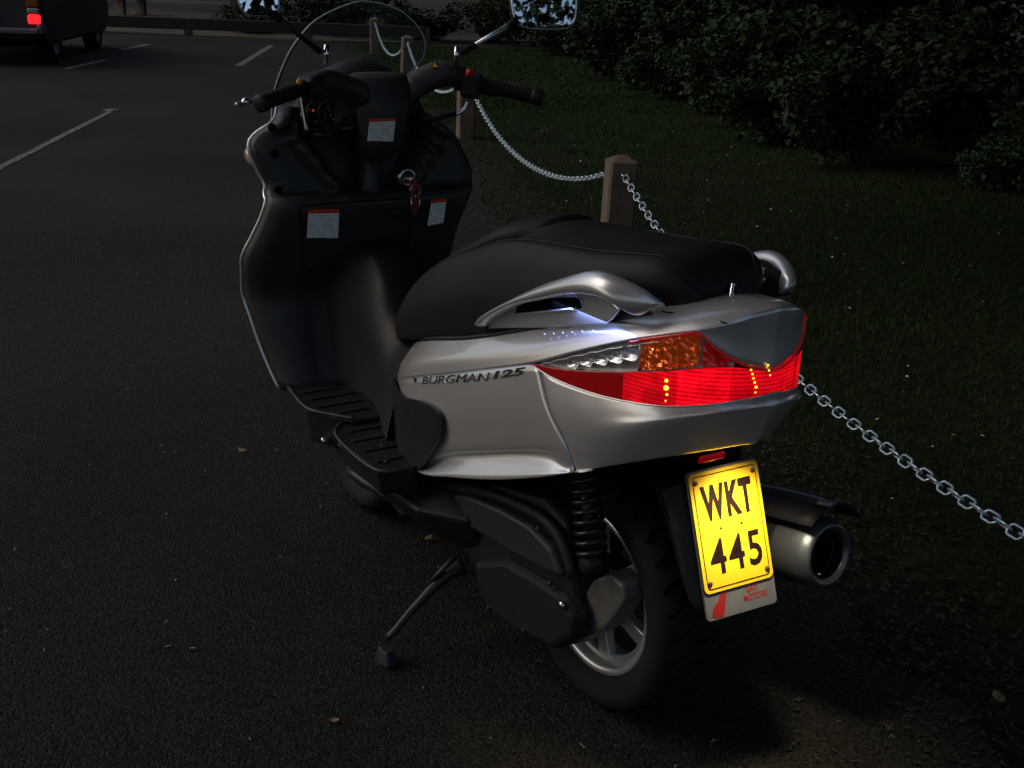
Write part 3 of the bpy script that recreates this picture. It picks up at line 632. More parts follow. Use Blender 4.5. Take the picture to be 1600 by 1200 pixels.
# seam lines on the deck
link('panel_gap', tube_mesh([(-0.224, 0.124, 0.872), (-0.253, 0.098, 0.872), (-0.293, 0.082, 0.874), (-0.343, 0.093, 0.879)], .0012, 5, samples=12), M['dark'], SC)

# ---- tail light
TL = empty('tail_light'); TL.parent = SC
rT, rM, rC = Row(T_), Row(M_), Row(C_)
s_tip = sig(C_[0])+.002; s_lit = sig((-0.197, 0.168, 0.748)); s_cor = sig((-0.345, 0.065, 0.815)); s_end = 2*SMID-s_tip
def band(top, bot, s0, s1, n, rows, out, ribs=0):
    ss = np.linspace(s0, s1, n); R_ = []
    for k in range(rows):
        f = k/(rows-1); z = top(ss)*(1-f)+bot(ss)*f; o = out+(ribs if k % 2 else 0); xy = plan(ss, o); R_.append(np.column_stack([xy, z]))
    return grid_mesh(R_)
sz1, sz2 = sig((-0.286, 0.133, 0.765)), sig((-0.342, 0.071, 0.778))
two('red_lens', band(rM, rC, s_lit, sz1, 40, 13, .0015, .0009), M['red_a'], TL)
two('red_lens', band(rM, rC, sz1, sz2, 50, 13, .0019, .0003), M['red_b'], TL)
link('red_lens', band(rM, rC, sz2, 2*SMID-sz2, 80, 13, .0015, .0009), M['red_c'], TL)
two('red_lens_end', band(rM, rC, s_tip, s_lit-.001, 46, 13, .0015, .0012), M['darkred'], TL)
two('lamp_housing', band(rT, rM, s_tip+.004, s_cor, 60, 5, -.010), M['housing'], TL)
two('clear_cover', band(rT, rM, s_tip, s_cor, 70, 5, .0015), M['lens'], TL)
# floor and roof of the lamp recess
def shelf(row, s0, s1, o0, o1, n, dz=0):
    ss = np.linspace(s0, s1, n); z = row(ss)+dz; return grid_mesh([np.column_stack([plan(ss, o0), z]), np.column_stack([plan(ss, o1), z])])
two('lamp_shelf', merge(shelf(rM, s_tip, s_cor, .0, -.010, 60, .0002), shelf(rT, s_tip, s_cor, .0, -.010, 60, -.0005)), M['housing'], TL)
# pale rim under the lens, red strip along the upper edge
ss = np.linspace(s_tip-.002, 2*SMID-s_tip+.002, 160)
link('lens_rim', tube_mesh(np.column_stack([plan(ss, .0015), rC(ss)-.0012]), .0016, 6), M['silver'], TL)
sa, sb = sig((-0.205, 0.166, 0.825)), sig((-0.309, 0.113, 0.857)); ss = np.linspace(sa, sb, 30)
two('red_edge_strip', tube_mesh(np.column_stack([plan(ss, .0015), rT(ss)-.0040]), .0028, 6), M['redtrim'], TL)
ss = np.linspace(s_tip+.01, sa+.06, 40)
two('cover_frame', tube_mesh(np.column_stack([plan(ss, -.002), rT(ss)-.006-.006*np.linspace(0, 1, 40)]), .0013, 6), M['clearchrome'], TL)
ss = np.linspace(sig((-0.309, 0.113, 0.857)), SMID, 40)
two('red_notch_edge', tube_mesh(np.column_stack([plan(ss, .0015), rT(ss)-.0020]), .0013, 6), M['redtrim'], TL)
# chrome cups
for k, (px_) in enumerate(((-0.084, 0.19, 0.752), (-0.115, 0.186, 0.765), (-0.144, 0.18, 0.777), (-0.173, 0.174, 0.789), (-0.201, 0.167, 0.801))):
    w = .0098+.0014*k; s0 = sig(px_); me = bpy.data.meshes.new('m'); n = 9; vs = []; fs = []
    for i in range(n):
        for j in range(n):
            u = -1+2*i/(n-1); v = -1+2*j/(n-1); xy = plan(s0+(u*w*1.25+v*w*.45), -.0005-.006*(1-min(1, u*u+v*v))); vs.append((xy[0], xy[1], px_[2]+v*w*.72))
    for i in range(n-1):
        for j in range(n-1): fs.append((i*n+j, (i+1)*n+j, (i+1)*n+j+1, i*n+j+1))
    two('chrome_cup', mesh(vs, fs), M['clearchrome'], TL)
# amber indicator: faceted reflector
def facets(s0, s1, f0, f1, nx, nz, out, amp, seed):
    r = random.Random(seed); ss = np.linspace(s0, s1, nx); rows = []
    for k in range(nz):
        f = f0+(f1-f0)*k/(nz-1); row = []
        for i, s_ in enumerate(ss):
            z = float(rT(s_)*(1-f)+rM(s_)*f); q = plan(s_, out+amp*(r.random()-.5)*2+.006*math.sin(math.pi*i/(nx-1))); row.append((q[0], q[1], z))
        rows.append(row)
    return grid_mesh(rows)
two('amber_reflector', facets(sig((-0.22, 0.162, 0.814)), sig((-0.31, 0.112, 0.838)), .10, .97, 22, 11, -.0085, .0026, 3), M['amber'], TL, smooth=False)
two('red_reflector', facets(sig((-0.314, 0.108, 0.833)), sig((-0.34, 0.075, 0.818)), .2, .95, 6, 6, -.007, .002, 5), M['darkred'], TL, smooth=False)
ss_ = sig((-0.219, 0.163, 0.814)); 
two('divider', mesh([(*plan(ss_, -.015), float(rT(ss_))), (*plan(ss_, -.001), float(rT(ss_))), (*plan(ss_, -.001), float(rM(ss_))), (*plan(ss_, -.015), float(rM(ss_)))], [(0, 1, 2, 3)]), M['clearchrome'], TL, solid=.001)
# glowing beads standing in for flash and bulb glints in the lens flutes
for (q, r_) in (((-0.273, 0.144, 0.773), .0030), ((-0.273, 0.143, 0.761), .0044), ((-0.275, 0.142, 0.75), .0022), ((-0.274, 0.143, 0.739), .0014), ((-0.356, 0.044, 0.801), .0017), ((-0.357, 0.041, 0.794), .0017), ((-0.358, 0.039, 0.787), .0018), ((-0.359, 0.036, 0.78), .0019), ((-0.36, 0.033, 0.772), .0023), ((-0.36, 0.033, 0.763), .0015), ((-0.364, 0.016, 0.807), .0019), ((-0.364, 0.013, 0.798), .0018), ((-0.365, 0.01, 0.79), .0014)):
    link('painted_glint', blob_mesh(q, (r_, r_, r_)), M['bead'], TL)

# ---- seat
SE = [  # x, half width, centre top, edge top, bottom
 (.775, .045, .570, .565, .540), (.755, .072, .612, .600, .550), (.72, .098, .655, .640, .564), (.66, .120, .706, .690, .582), (.6, .136, .750, .732, .600), (.53, .149, .794, .774, .622), (.45, .159, .832, .815, .645), (.37, .162, .868, .846, .668),
 (.30, .163, .905, .872, .689), (.24, .163, .928, .893, .706), (.15, .162, .935, .912, .737), (.05, .158, .940, .922, .775), (-.05, .150, .948, .932, .812), (-.12, .138, .956, .942, .84), (-.175, .122, .962, .948, .862), (-.21, .105, .955, .94, .874), (-.232, .085, .93, .92, .88), (-.243, .06, .905, .902, .884)]
def seat_sec(x, w, zt, ze, zb):
    valley = .010 if .2 < x < .62 else .0
    lf = [(-.96*w, zb), (-1.0*w, zb+(ze-zb)*.22), (-1.02*w, zb+(ze-zb)*.5), (-.95*w, zb+(ze-zb)*.8), (-.86*w, ze-.006), (-.76*w, ze), (-.62*w, ze*.7+zt*.3-valley), (-.4*w, ze*.25+zt*.75-valley*.5), (-.18*w, zt-.001), (0, zt)]
    pts = lf+[(-a, b) for a, b in lf[-2::-1]]
    return [(x, -a, b) for a, b in pts]
st_ = np.array([seat_sec(*s_) for s_ in SE]); st_ = np.stack([cr(st_[:, j], 4) for j in range(st_.shape[1])], 1); st_ = np.stack([cr(st_[i], 3) for i in range(st_.shape[0])], 0)
seat = link('seat', loft_mesh(list(st_)), M['seat'], SC)
# piping between flank and top, raised
k1 = int(st_.shape[1]*.265); link('seam_piping', tube_mesh(st_[6:64, 15]+np.array([0, 0, .001]), .0022, 6), M['seat'], seat)
link('seam_piping', tube_mesh(st_[6:64, -16]+np.array([0, 0, .001]), .0022, 6), M['seat'], seat)
# rider bolster lobe ahead of the pillion step
bol = [(x_, w_, z_) for x_, w_, z_ in ((.56, .02, .79), (.50, .10, .818), (.42, .125, .853), (.34, .128, .89), (.27, .118, .922), (.2, .07, .932))]
secs = []
for x_, w_, z_ in bol: secs.append([(x_, w_*math.cos(a), z_-.03+ .04*math.sin(a)) for a in np.linspace(0, 2*math.pi, 20, endpoint=False)])
secs = np.array(secs); secs = np.stack([cr(secs[:, j], 4) for j in range(20)], 1)
link('rider_bolster', loft_mesh(list(secs)), M['seat'], seat)
# under-seat rubber lip on the body edge
link('seat_lip', tube_mesh(both(Aq[6:]*np.array([1, .99, 1])), .006, 6), M['plastic'], SC)
# deck bolts with rubber washers (rack studs)
for q in ((-0.252, -0.001, 0.89), (-0.182, -0.136, 0.888)):
    b_ = link('rack_stud', lathe_mesh([(0, 0), (0, .0085), (.008, .0085), (.0085, .0068), (.017, .0068), (.0175, .0052), (.024, .0052), (.025, .004), (.025, 0)], 20, 'z', (q[0], q[1], q[2]-.002)), M['chrome'], SC)

# ---- grab rails with blue light strip
up_ = [(0.257, 0.18, 0.73), (0.213, 0.192, 0.761), (0.127, 0.203, 0.807), (0.021, 0.208, 0.862), (-0.053, 0.208, 0.895), (-0.127, 0.205, 0.924), (-0.176, 0.197, 0.924), (-0.228, 0.172, 0.907), (-0.25, 0.15, 0.889)]
lo_ = [(0.213, 0.18, 0.736), (0.179, 0.192, 0.762), (0.085, 0.203, 0.812), (-0.01, 0.208, 0.848), (-0.083, 0.208, 0.874), (-0.157, 0.205, 0.887), (-0.192, 0.197, 0.881), (-0.212, 0.172, 0.865), (-0.226, 0.152, 0.873)]
n_ = 40; ru = arc(cr(up_, 12), n_); rl = arc(cr(lo_, 12), n_); secs = []
for i in range(n_):
    u = ru[i]; l = rl[i]; t = i/(n_-1); h = (u-l); dep = .034 if .08 < t < .93 else .026
    cre = l+h*(.42-.12*t)+np.array([0, .009, 0])
    secs.append([u+[0, -dep, -.004], u+[0, -dep*.45, .002], u+[0, -.004, -.001], u*.5+cre*.5+[0, .002, .001], cre, l*.6+cre*.4+[0, .001, 0], l+[0, -.006, .0], l+[0, -dep*.6, .002], l+[0, -dep, .006]])
rail_me = loft_mesh(secs); ra, rb = two('grab_rail', rail_me, M['rail'], SC)
for o in (ra, rb): sm = o.modifiers.new('s', 'SUBSURF'); sm.levels = 1; sm.render_levels = 1
pl = [(0.215, 0.176, 0.733), (0.185, 0.176, 0.766), (0.126, 0.176, 0.797), (0.026, 0.176, 0.839), (-0.075, 0.176, 0.872), (-0.145, 0.176, 0.881), (-0.177, 0.17, 0.869), (-0.157, 0.176, 0.847), (-0.141, 0.176, 0.835), (0.022, 0.176, 0.786)]
pl2 = [(a, c) for a, b, c in pl]
for sgn, root in ((1, ra), (-1, rb)):
    m_ = prism_y(pl2, .166, .172); m_ = m_ if sgn > 0 else mirror_mesh(m_)
    wb = [(q_[0], q_[2]-.008) for q_ in ru[2:36:3]]+[(-.235, .872), (-.10, .822), (0, .782), (.12, .742)]
    wm = prism_y(wb, .150, .155); link('rail_web', wm if sgn > 0 else mirror_mesh(wm), M['panel'], root, smooth=False)
    link('rail_plate', m_, M['rail'], root, smooth=False, bevel=.002)
    sp = [(a, c) for a, b, c in ((0.121, 0.174, 0.785), (0.116, 0.174, 0.8), (0.098, 0.174, 0.812), (0.01, 0.174, 0.843), (-0.06, 0.174, 0.861), (-0.077, 0.174, 0.855), (-0.08, 0.174, 0.848), (-0.066, 0.174, 0.841), (0.008, 0.174, 0.819))]
    m_ = prism_y(sp, .170, .1735); m_ = m_ if sgn > 0 else mirror_mesh(m_)
    link('rail_slot', m_, M['dark'], root, smooth=False)
    q = rs([(0.114, 0.175, 0.787), (0.026, 0.175, 0.814), (-0.067, 0.175, 0.843)], 12)*np.array([1, sgn, 1]); link('slot_trim', tube_mesh(q, .0028, 6), M['rail'], root)
    q = rs([(0.12, 0.175, 0.786), (0.117, 0.175, 0.799), (0.099, 0.175, 0.812), (0.009, 0.175, 0.845), (-0.062, 0.175, 0.863), (-0.08, 0.175, 0.857), (-0.083, 0.175, 0.848)], 26)*np.array([1, sgn, 1]); link('slot_rim', tube_mesh(q, .0012, 6), M['rail'], root)
    P_ = rs([(0.013, 0.182, 0.778), (-0.092, 0.171, 0.81), (-0.177, 0.153, 0.835)], 9)*np.array([1, sgn, 1])
    for p in P_: link('led', blob_mesh(p, (.0013, .0013, .0013), 8, 6), M['white_led'], root)
    al = bpy.data.lights.new('led_strip_light', 'AREA'); al.shape = 'RECTANGLE'; al.size = .20; al.size_y = .012; al.energy = .16; al.color = (.28, .36, 1)
    ao = bpy.data.objects.new('led_strip_light', al); COL.objects.link(ao); ao.parent = root
    c_ = np.mean(P_, axis=0); ao.location = (c_[0]-.015, c_[1]+.006*sgn, c_[2]+.034); ao.rotation_euler = (R(18*sgn), 0, 0)

# ---- badge
q0 = np.array((0.429, 0.194, 0.559)); q1 = np.array((0.156, 0.204, 0.651)); q2 = np.array((0.143, 0.204, 0.658)); q3 = np.array((0.044, 0.203, 0.696))
def base_y(x, a=None): return 0
def flat(me, a, b):
    for v in me.vertices:
        t = (v.co.x-a[0])/(b[0]-a[0]); v.co.y -= a[1]+(b[1]-a[1])*t
    return me
bgm = text_mesh('BURGMAN', q0, q1-q0, (0, 0, 1), .0165, .0022, float(np.linalg.norm(q1-q0)), .15, .0)
link('badge_lettering', drape(flat(bgm, q0, q1), .0005), M['chrome'], SC, smooth=False)
link('badge_number', drape(flat(text_mesh('125', q2, q3-q2, (0, 0, 1), .0150, .0014, float(np.linalg.norm(q3-q2)), .15, .03), q2, q3), .0005), mat('badge_dark', (.07, .085, .09), .35, .6), SC, smooth=False)
qs = np.array((0.471, 0.189, 0.549)); ex = (q1-q0)/np.linalg.norm(q1-q0)
emb = []; 
for (u, v) in ((0, .5), (.5, 1), (1, .62), (.62, .5), (1, .38), (.5, 0), (0, .4), (.42, .48)): e_ = qs+ex*u*.011+np.array([0, 0, v*.013]); e_[1] = (side_y(e_[0], e_[2]) or e_[1])+.0005; emb.append(e_)
link('badge_emblem', mesh([e for e in emb]+[e+np.array([0, .0015, 0]) for e in emb], [tuple(range(8)), tuple(range(8, 16))[::-1]]+[(k, (k+1) % 8, 8+(k+1) % 8, 8+k) for k in range(8)]), mat('emblem_grey', (.10, .11, .11), .3, .6), SC, smooth=False)

# ---- black side cover below the seat
def on_side(poly, out, n=40):
    b = cr(poly, 6, closed=True); vs = []
    for p in b: q = plan(sig(p), out); vs.append((p[0], float(np.interp(-p[0], -PLN[:len(PLN)//2+1, 0], PLN[:len(PLN)//2+1, 1]))+out, p[2]))
    return vs
def filled(vs, y_thick):
    vs = [(x, max(y, (side_y(x, z) or 0)+.006), z) for x, y, z in vs]
    bm = bmesh.new(); V_ = [bm.verts.new(v) for v in vs]; f = bm.faces.new(V_); bmesh.ops.triangulate(bm, faces=[f]); me = bpy.data.meshes.new('m'); bm.to_mesh(me); bm.free(); return me
cov = [(.63, .15, .50), (.545, .17, .505), (0.495, 0.183, 0.509), (0.411, 0.191, 0.529), (0.343, 0.195, 0.535), (0.315, 0.196, 0.521), (0.324, 0.196, 0.48), (0.368, 0.194, 0.428), (0.421, 0.19, 0.372), (.50, .17, .345), (.60, .16, .345)]
two('side_cover', filled(on_side(cov, .0065), 0), M['plastic'], SC, smooth=False, solid=.006, off=-1)

# ---- centre tunnel, seat front, floorboards
tun = []
for x_, w_, z_ in ((.60, .15, .60), (.72, .115, .56), (.80, .095, .60), (.86, .088, .67), (.94, .09, .72), (1.02, .11, .73), (1.08, .13, .72)):
    zb = .36; tun.append([(x_, w_*1.25, zb), (x_, w_*1.12, zb+(z_-zb)*.35), (x_, w_, zb+(z_-zb)*.72), (x_, w_*.72, z_-.015), (x_, w_*.35, z_), (x_, 0, z_+.003), (x_, -w_*.35, z_), (x_, -w_*.72, z_-.015), (x_, -w_, zb+(z_-zb)*.72), (x_, -w_*1.12, zb+(z_-zb)*.35), (x_, -w_*1.25, zb)])
tun = np.array(tun); tun = np.stack([cr(tun[:, j], 5) for j in range(11)], 1)
link('centre_tunnel', grid_mesh(np.stack([cr(tun[i], 3) for i in range(len(tun))]), flip=True), M['plastic'], SC)
fz = .385
floor_front = [(0.99, 0.25, 0.385), (0.996, 0.197, 0.385), (0.981, 0.134, 0.385), (0.892, 0.097, 0.385), (0.712, 0.131, 0.385), (0.721, 0.205, 0.385), (0.767, 0.238, 0.385), (0.837, 0.271, 0.385)]
floor_rear = [(0.748, 0.19, 0.372), (0.745, 0.101, 0.372), (0.597, 0.138, 0.372), (0.45, 0.179, 0.372), (0.428, 0.205, 0.372), (0.453, 0.283, 0.372), (0.643, 0.278, 0.372), (0.724, 0.244, 0.372)]
def slab(poly, z0, z1):
    n = len(poly); vs = [(p[0], p[1], z1) for p in poly]+[(p[0], p[1]-.012, z0) for p in poly]
    fs = [tuple(range(n)), tuple(range(n, 2*n))[::-1]]+[(k, n+k, n+(k+1) % n, (k+1) % n) for k in range(n)]
    me = mesh(vs, fs); bm = bmesh.new(); bm.from_mesh(me); bmesh.ops.recalc_face_normals(bm, faces=bm.faces); bm.to_mesh(me); bm.free(); return me
def ribs_in(parent, poly, z, name):
    c = np.mean(np.array(poly)[:, :2], 0)
    xs = [p[0] for p in poly]
    for f in (.22, .42, .62, .8):
        x_ = min(xs)+(max(xs)-min(xs))*f; ys = []
        n = len(poly)
        for k in range(n):
            a, b = poly[k], poly[(k+1) % n]
            if (a[0]-x_)*(b[0]-x_) < 0: ys.append(a[1]+(b[1]-a[1])*(x_-a[0])/(b[0]-a[0]))
        if len(ys) >= 2:
            y0, y1 = min(ys)+.022, max(ys)-.022
            if y1 > y0: link(name, box_mesh((x_, (y0+y1)/2, z+.002), (.012, y1-y0, .004)), M['rubber'], parent, smooth=False, bevel=.0015)
for me_, poly, z in ((slab(floor_front, .30, .385), floor_front, .385), (slab(floor_rear, .315, .372), floor_rear, .372)):
    a, b = two('footboard', me_, M['plastic'], SC, smooth=False, bevel=.006)
    ribs_in(a, poly, z, 'tread_rib'); ribs_in(b, [(p[0], -p[1], p[2]) for p in poly], z, 'tread_rib')
    e = np.array([(p[0], p[1], z+.003) for p in poly]); 
    edge_ = cr(e[[0, 7, 6, 5]] if z > .38 else e[[0, 7, 6, 5, 4]], 8)
    two('edge_lip', tube_mesh(edge_, .0045, 6), M['panel'], SC)
for q in ((0.571, 0.207, 0.374), (0.486, 0.243, 0.374)): two('footboard_bolt', lathe_mesh([(0, 0), (0, .007), (.003, .006), (.003, 0)], 14, 'z', q), M['steel'], SC)
under = [(1.02, .20, .34), (.9, .235, .33), (.72, .23, .31), (.55, .24, .30), (.40, .22, .29), (.30, .15, .29)]
sec = []
for x_, w_, z_ in under: sec.append([(x_, w_, z_), (x_, w_*.85, z_-.05), (x_, w_*.5, z_-.11), (x_, -w_*.5, z_-.11), (x_, -w_*.85, z_-.05), (x_, -w_, z_), (x_, -w_*.6, z_+.04), (x_, w_*.6, z_+.04)])
link('under_cowl', loft_mesh(sec), M['plastic'], SC, smooth=False, bevel=.01)
link('footpeg_bolt', lathe_mesh([(0, 0), (0, .008), (.02, .008), (.022, .005), (.022, 0)], 14, 'y', (0.786, 0.235, 0.319)), M['chrome'], SC)

# ---- leg shield
zs = [1.045, 1.02, .99, .965, .93, .895, .875, .85, .843, .80, .75, .70, .66, .60, .54, .48, .42, .375]
yl = np.interp(-np.array(zs), -np.array([1.045, 1.0, .965, .92, .875, .80, .70, .62, .5, .39, .37]), [.19, .272, .296, .285, .264, .283, .316, .31, .287, .262, .255])
yr = np.interp(-np.array(zs), -np.array([1.045, 1.02, .96, .90, .875, .84, .74, .70, .6, .39, .37]), [.16, .20, .262, .292, .298, .293, .25, .245, .25, .25, .25])
def shield_x(z, y, ye):
    a = abs(y); base = np.interp(z, [.37, .45, .60, .70, .842, .849, .9, 1.0, 1.05], [.975, 1.02, 1.055, 1.02, .985, 1.03, 1.045, 1.06, 1.08])
    if z > .845:
        yr_ = .09+(z-.85)*.75; base += -.035*math.exp(-((a-yr_)/.022)**2)+(.055 if a < yr_-.02 else .055*math.exp(-((a-yr_+.02)/.012)**2))
    else:
        base += .03*max(0, (a-.17)/.12)**2
        if z < .62: base += .035*max(0, 1-a/.16)*-1*min(1, (.62-z)/.1)
    e = a/ye
    return base+.022*max(0, (e-.86)/.14)**2
rows = []
for z, a, b in zip(zs, yl, yr):
    row = []
    for u in np.linspace(1, -1, 61):
        ye = a if u > 0 else b; y = u*ye; row.append((shield_x(z, y, ye), y, z))
    rows.append(row)
link('leg_shield', grid_mesh(rows, 2), M['panel'], SC, solid=.004)
lw = np.array([(r_[0][0]+.006, r_[0][1]+.003, r_[0][2]) for r_ in rows]); rw = np.array([(r_[-1][0]+.006, r_[-1][1]-.003, r_[-1][2]) for r_ in rows])
for w_ in (lw, rw): link('shield_edge', tube_mesh(w_, .0045, 8, samples=60), M['silver'], SC)
# silver front apron
def apron(ys, col, sgn):
    ap = []
    for f, dx in ((0, .010), (.3, .06), (.6, .13), (.88, .20), (1.0, .225)):
        k = 1-f**1.15*.93; ap.append([(rows[i][col][0]+dx*(1-.25*abs((zs[i]-.8)/.5)), sgn*ys[i]*k, zs[i]-.02*f) for i in range(len(zs))])
    return np.array(ap)
apl = apron(yl, 0, 1); apr_ = apron(yr, -1, -1)
for q in (apl, apr_): link('front_apron', grid_mesh(q.transpose(1, 0, 2), 2), M['silver'], SC, solid=.003)
link('nose_panel', grid_mesh(np.stack([apl[-1], apr_[-1]], 1)), M['silver'], SC)
# glove box lid outline, hooks, screws
lid = [(.981, .215, .835), (.978, .215, .70), (.995, .19, .675), (.995, -.06, .675), (.978, -.075, .70), (.981, -.075, .835)]
link('glovebox_gap', tube_mesh([(p[0]+.002, p[1], p[2]) for p in lid]+[(lid[0][0]+.002, lid[0][1], lid[0][2])], .002, 5), M['dark'], SC)
for q in ((1.045, 0.254, 1.01), (1.045, 0.249, 0.948), (1.035, 0.246, 0.866)):
    link('fairing_screw', lathe_mesh([(-.006, 0), (-.006, .006), (-.004, .009), (.004, .010), (.004, 0)], 16, 'x', q), M['dark'], SC)
def decal(name, quad, m, parent):
    a, b, c, d = [Vector(q) for q in quad]; me = mesh([a, b, c, d], [(3, 2, 1, 0)])
    uvl = me.uv_layers.new(name='UVMap'); uvs = {3: (0, 0), 2: (1, 0), 1: (1, 1), 0: (0, 1)}
    for l in me.loops: uvl.data[l.index].uv = uvs[l.vertex_index]
    return link(name, me, m, parent, smooth=False, solid=.0012, off=0)
decal('warning_label', [(0.972, 0.198, 0.826), (0.972, 0.119, 0.822), (0.974, 0.122, 0.752), (0.974, 0.202, 0.759)], M['label'], SC)
decal('warning_label', [(0.972, -0.133, 0.828), (0.972, -0.177, 0.829), (0.976, -0.171, 0.767), (0.974, -0.124, 0.763)], M['label'], SC)
# ignition lock with key and fob
q = (0.978, -0.065, 0.887)
IG = link('ignition_lock', lathe_mesh([(.02, .024), (-.004, .024), (-.007, .021), (-.007, .014), (-.002, .012), (-.002, 0)], 28, 'x', q), M['keymetal'], SC)
kq = (0.955, -0.068, 0.876)
link('key', merge(box_mesh((kq[0]+.005, kq[1]+.006, kq[2]+.004), (.03, .003, .01)), box_mesh((kq[0]-.012, kq[1], kq[2]), (.020, .006, .026))), M['fob'], IG, smooth=False, bevel=.002)
link('key_ring', tube_mesh([(kq[0]-.016, kq[1]+.015*math.cos(a), kq[2]-.014+.015*math.sin(a)) for a in np.linspace(0, 2*math.pi, 18, endpoint=False)], .0013, 6, closed=True), M['keymetal'], IG)
link('key_fob', lathe_mesh([(-.004, 0), (-.004, .013), (.002, .014), (.002, 0)], 20, 'x', (0.94, -0.066, 0.862)), M['fob'], IG)
link('key_tag', box_mesh((0.942, -0.071, 0.825), (.006, .016, .05)), M['fob'], IG, smooth=False, bevel=.004)
link('key_chain', tube_mesh([(0.94, -0.068, 0.854), (0.938, -0.068, 0.845), (0.94, -0.068, 0.832)], .002, 6, samples=8), M['keymetal'], IG)
for sy in (-.012, .012):
    link('tag_edge', tube_mesh([((0.938, -0.069, 0.826)[0], (0.938, -0.069, 0.826)[1]+sy, (0.938, -0.069, 0.826)[2]+.024), ((0.938, -0.069, 0.826)[0], (0.938, -0.069, 0.826)[1]+sy*.8, (0.938, -0.069, 0.826)[2]-.026)], .0018, 6), M['keymetal'], IG)
link('glovebox_lock', lathe_mesh([(.01, .012), (-.003, .012), (-.004, .009), (-.002, 0)], 20, 'x', (0.978, -0.041, 0.8)), M['steel'], SC)
# front indicator bulge on the left flank (and its twin)
fi = []
for x_, ro in ((1.07, .008), (1.09, .02), (1.115, .026), (1.145, .022), (1.17, .008)):
    fi.append([(x_, .262+ro*1.15*max(-.3, math.cos(a)), .935+ro*1.2*math.sin(a)-.02*(x_-1.1)) for a in np.linspace(0, 2*math.pi, 14, endpoint=False)])
two('front_indicator', loft_mesh(fi), M['frontlens'], SC)

# ---- windscreen, instruments
so_ = [(1.22, .185, .98), (1.194, .192, 1.042), (1.171, .189, 1.097), (1.15, .166, 1.166), (1.141, .136, 1.211), (1.137, .097, 1.248), (1.133, .023, 1.282), (1.128, -.034, 1.292), (1.121, -.11, 1.276), (1.118, -.163, 1.24), (1.123, -.192, 1.199), (1.14, -.195, 1.158), (1.169, -.174, 1.115), (1.20, -.165, 1.04), (1.225, -.17, .98)]
ol = cr(so_, 5)
def scrx(y, z): return 1.13+.45*(1.29-z)-1.3*y*y
L_ = ol[:len(ol)//2+1]; R_ = ol[len(ol)//2:][::-1]
zz = np.linspace(.98, 1.285, 24); rw_ = []
for z in zz:
    yl_ = np.interp(z, L_[:, 2], L_[:, 1]); i = np.argsort(R_[:, 2]); yr_ = np.interp(z, R_[i, 2], R_[i, 1])
    rw_.append([(scrx(y, z), y, z) for y in np.linspace(yl_, yr_, 24)])
WS = link('windscreen', grid_mesh(rw_), M['screen'], SC, solid=.003)
link('screen_edge', tube_mesh(ol, .0018, 6), mat('acrylic_edge', (.50, .55, .53), .2, spec=.8), WS)
for q in ((1.14, 0.106, 1.248),): pass
dome = []
for x_, w_, z_ in ((1.00, .125, 1.05), (1.03, .150, 1.105), (1.08, .155, 1.150), (1.14, .15, 1.152), (1.20, .145, 1.10), (1.24, .14, 1.03)):
    dome.append([(x_, w_*math.cos(a), .99+(z_-.99)*math.sin(a)**.8 if 0 < a < math.pi else .99) for a in np.linspace(0, math.pi, 19)])
dome = np.array(dome); dome = np.stack([cr(dome[:, j], 4) for j in range(19)], 1)
link('instrument_cowl', grid_mesh(dome), M['plastic'], SC)
IP = link('instrument_panel', prism_y([(.995, 1.005), (1.03, 1.085), (1.05, 1.08), (1.02, .995)], -.11, .19), M['gauge'], SC, smooth=False, bevel=.006)
for (cx, rr) in (((1.005, 0.162, 1.047), .024), ((1.005, 0.128, 1.042), .03)):
    link('gauge_ring', tube_mesh([(cx[0]-.004+.25*rr*math.sin(a), cx[1]+rr*math.cos(a), cx[2]+rr*math.sin(a)) for a in np.linspace(0, 2*math.pi, 28, endpoint=False)], .0012, 6, closed=True), M['steel'], IP)
link('warning_lamp', blob_mesh((0.992, 0.174, 1.052), (.002, .0032, .0032), 8, 6), M['gaugelamp'], IP)
for q in ((0.994, 0.183, 1.054), (0.994, 0.189, 1.049), (0.994, 0.166, 1.027), (0.994, 0.135, 1.06), (0.994, 0.131, 1.051), (0.994, 0.128, 1.04), (0.994, 0.122, 1.03)):
    link('gauge_mark', blob_mesh(q, (.001, .0024, .0017), 6, 4), M['gaugedim'], IP)

# ---- handlebar
HB = empty('handlebar'); HB.parent = SC
cen = []
for z, x0, x1, w_ in ((.93, .98, 1.05, .035), (.965, .95, 1.06, .055), (1.01, .935, 1.06, .062), (1.06, .935, 1.05, .072), (1.10, .95, 1.05, .082), (1.125, .965, 1.04, .085), (1.135, .985, 1.025, .07)):
    cen.append([(x0, .6*w_, z), (x0-.006, 0, z), (x0, -.6*w_, z), ((x0*.7+x1*.3), -w_, z), (x1, -.7*w_, z), (x1, .7*w_, z), ((x0*.7+x1*.3), w_, z)])
cen = np.array(cen); link('bar_cover', loft_mesh(list(np.stack([cr(cen[:, j], 4) for j in range(7)], 1))), M['panel'], HB, bevel=.006)
decal('warning_label', [(0.927, 0.061, 1.037), (0.927, -0.006, 1.038), (0.929, -0.001, 0.983), (0.929, 0.066, 0.987)], M['label'], HB)
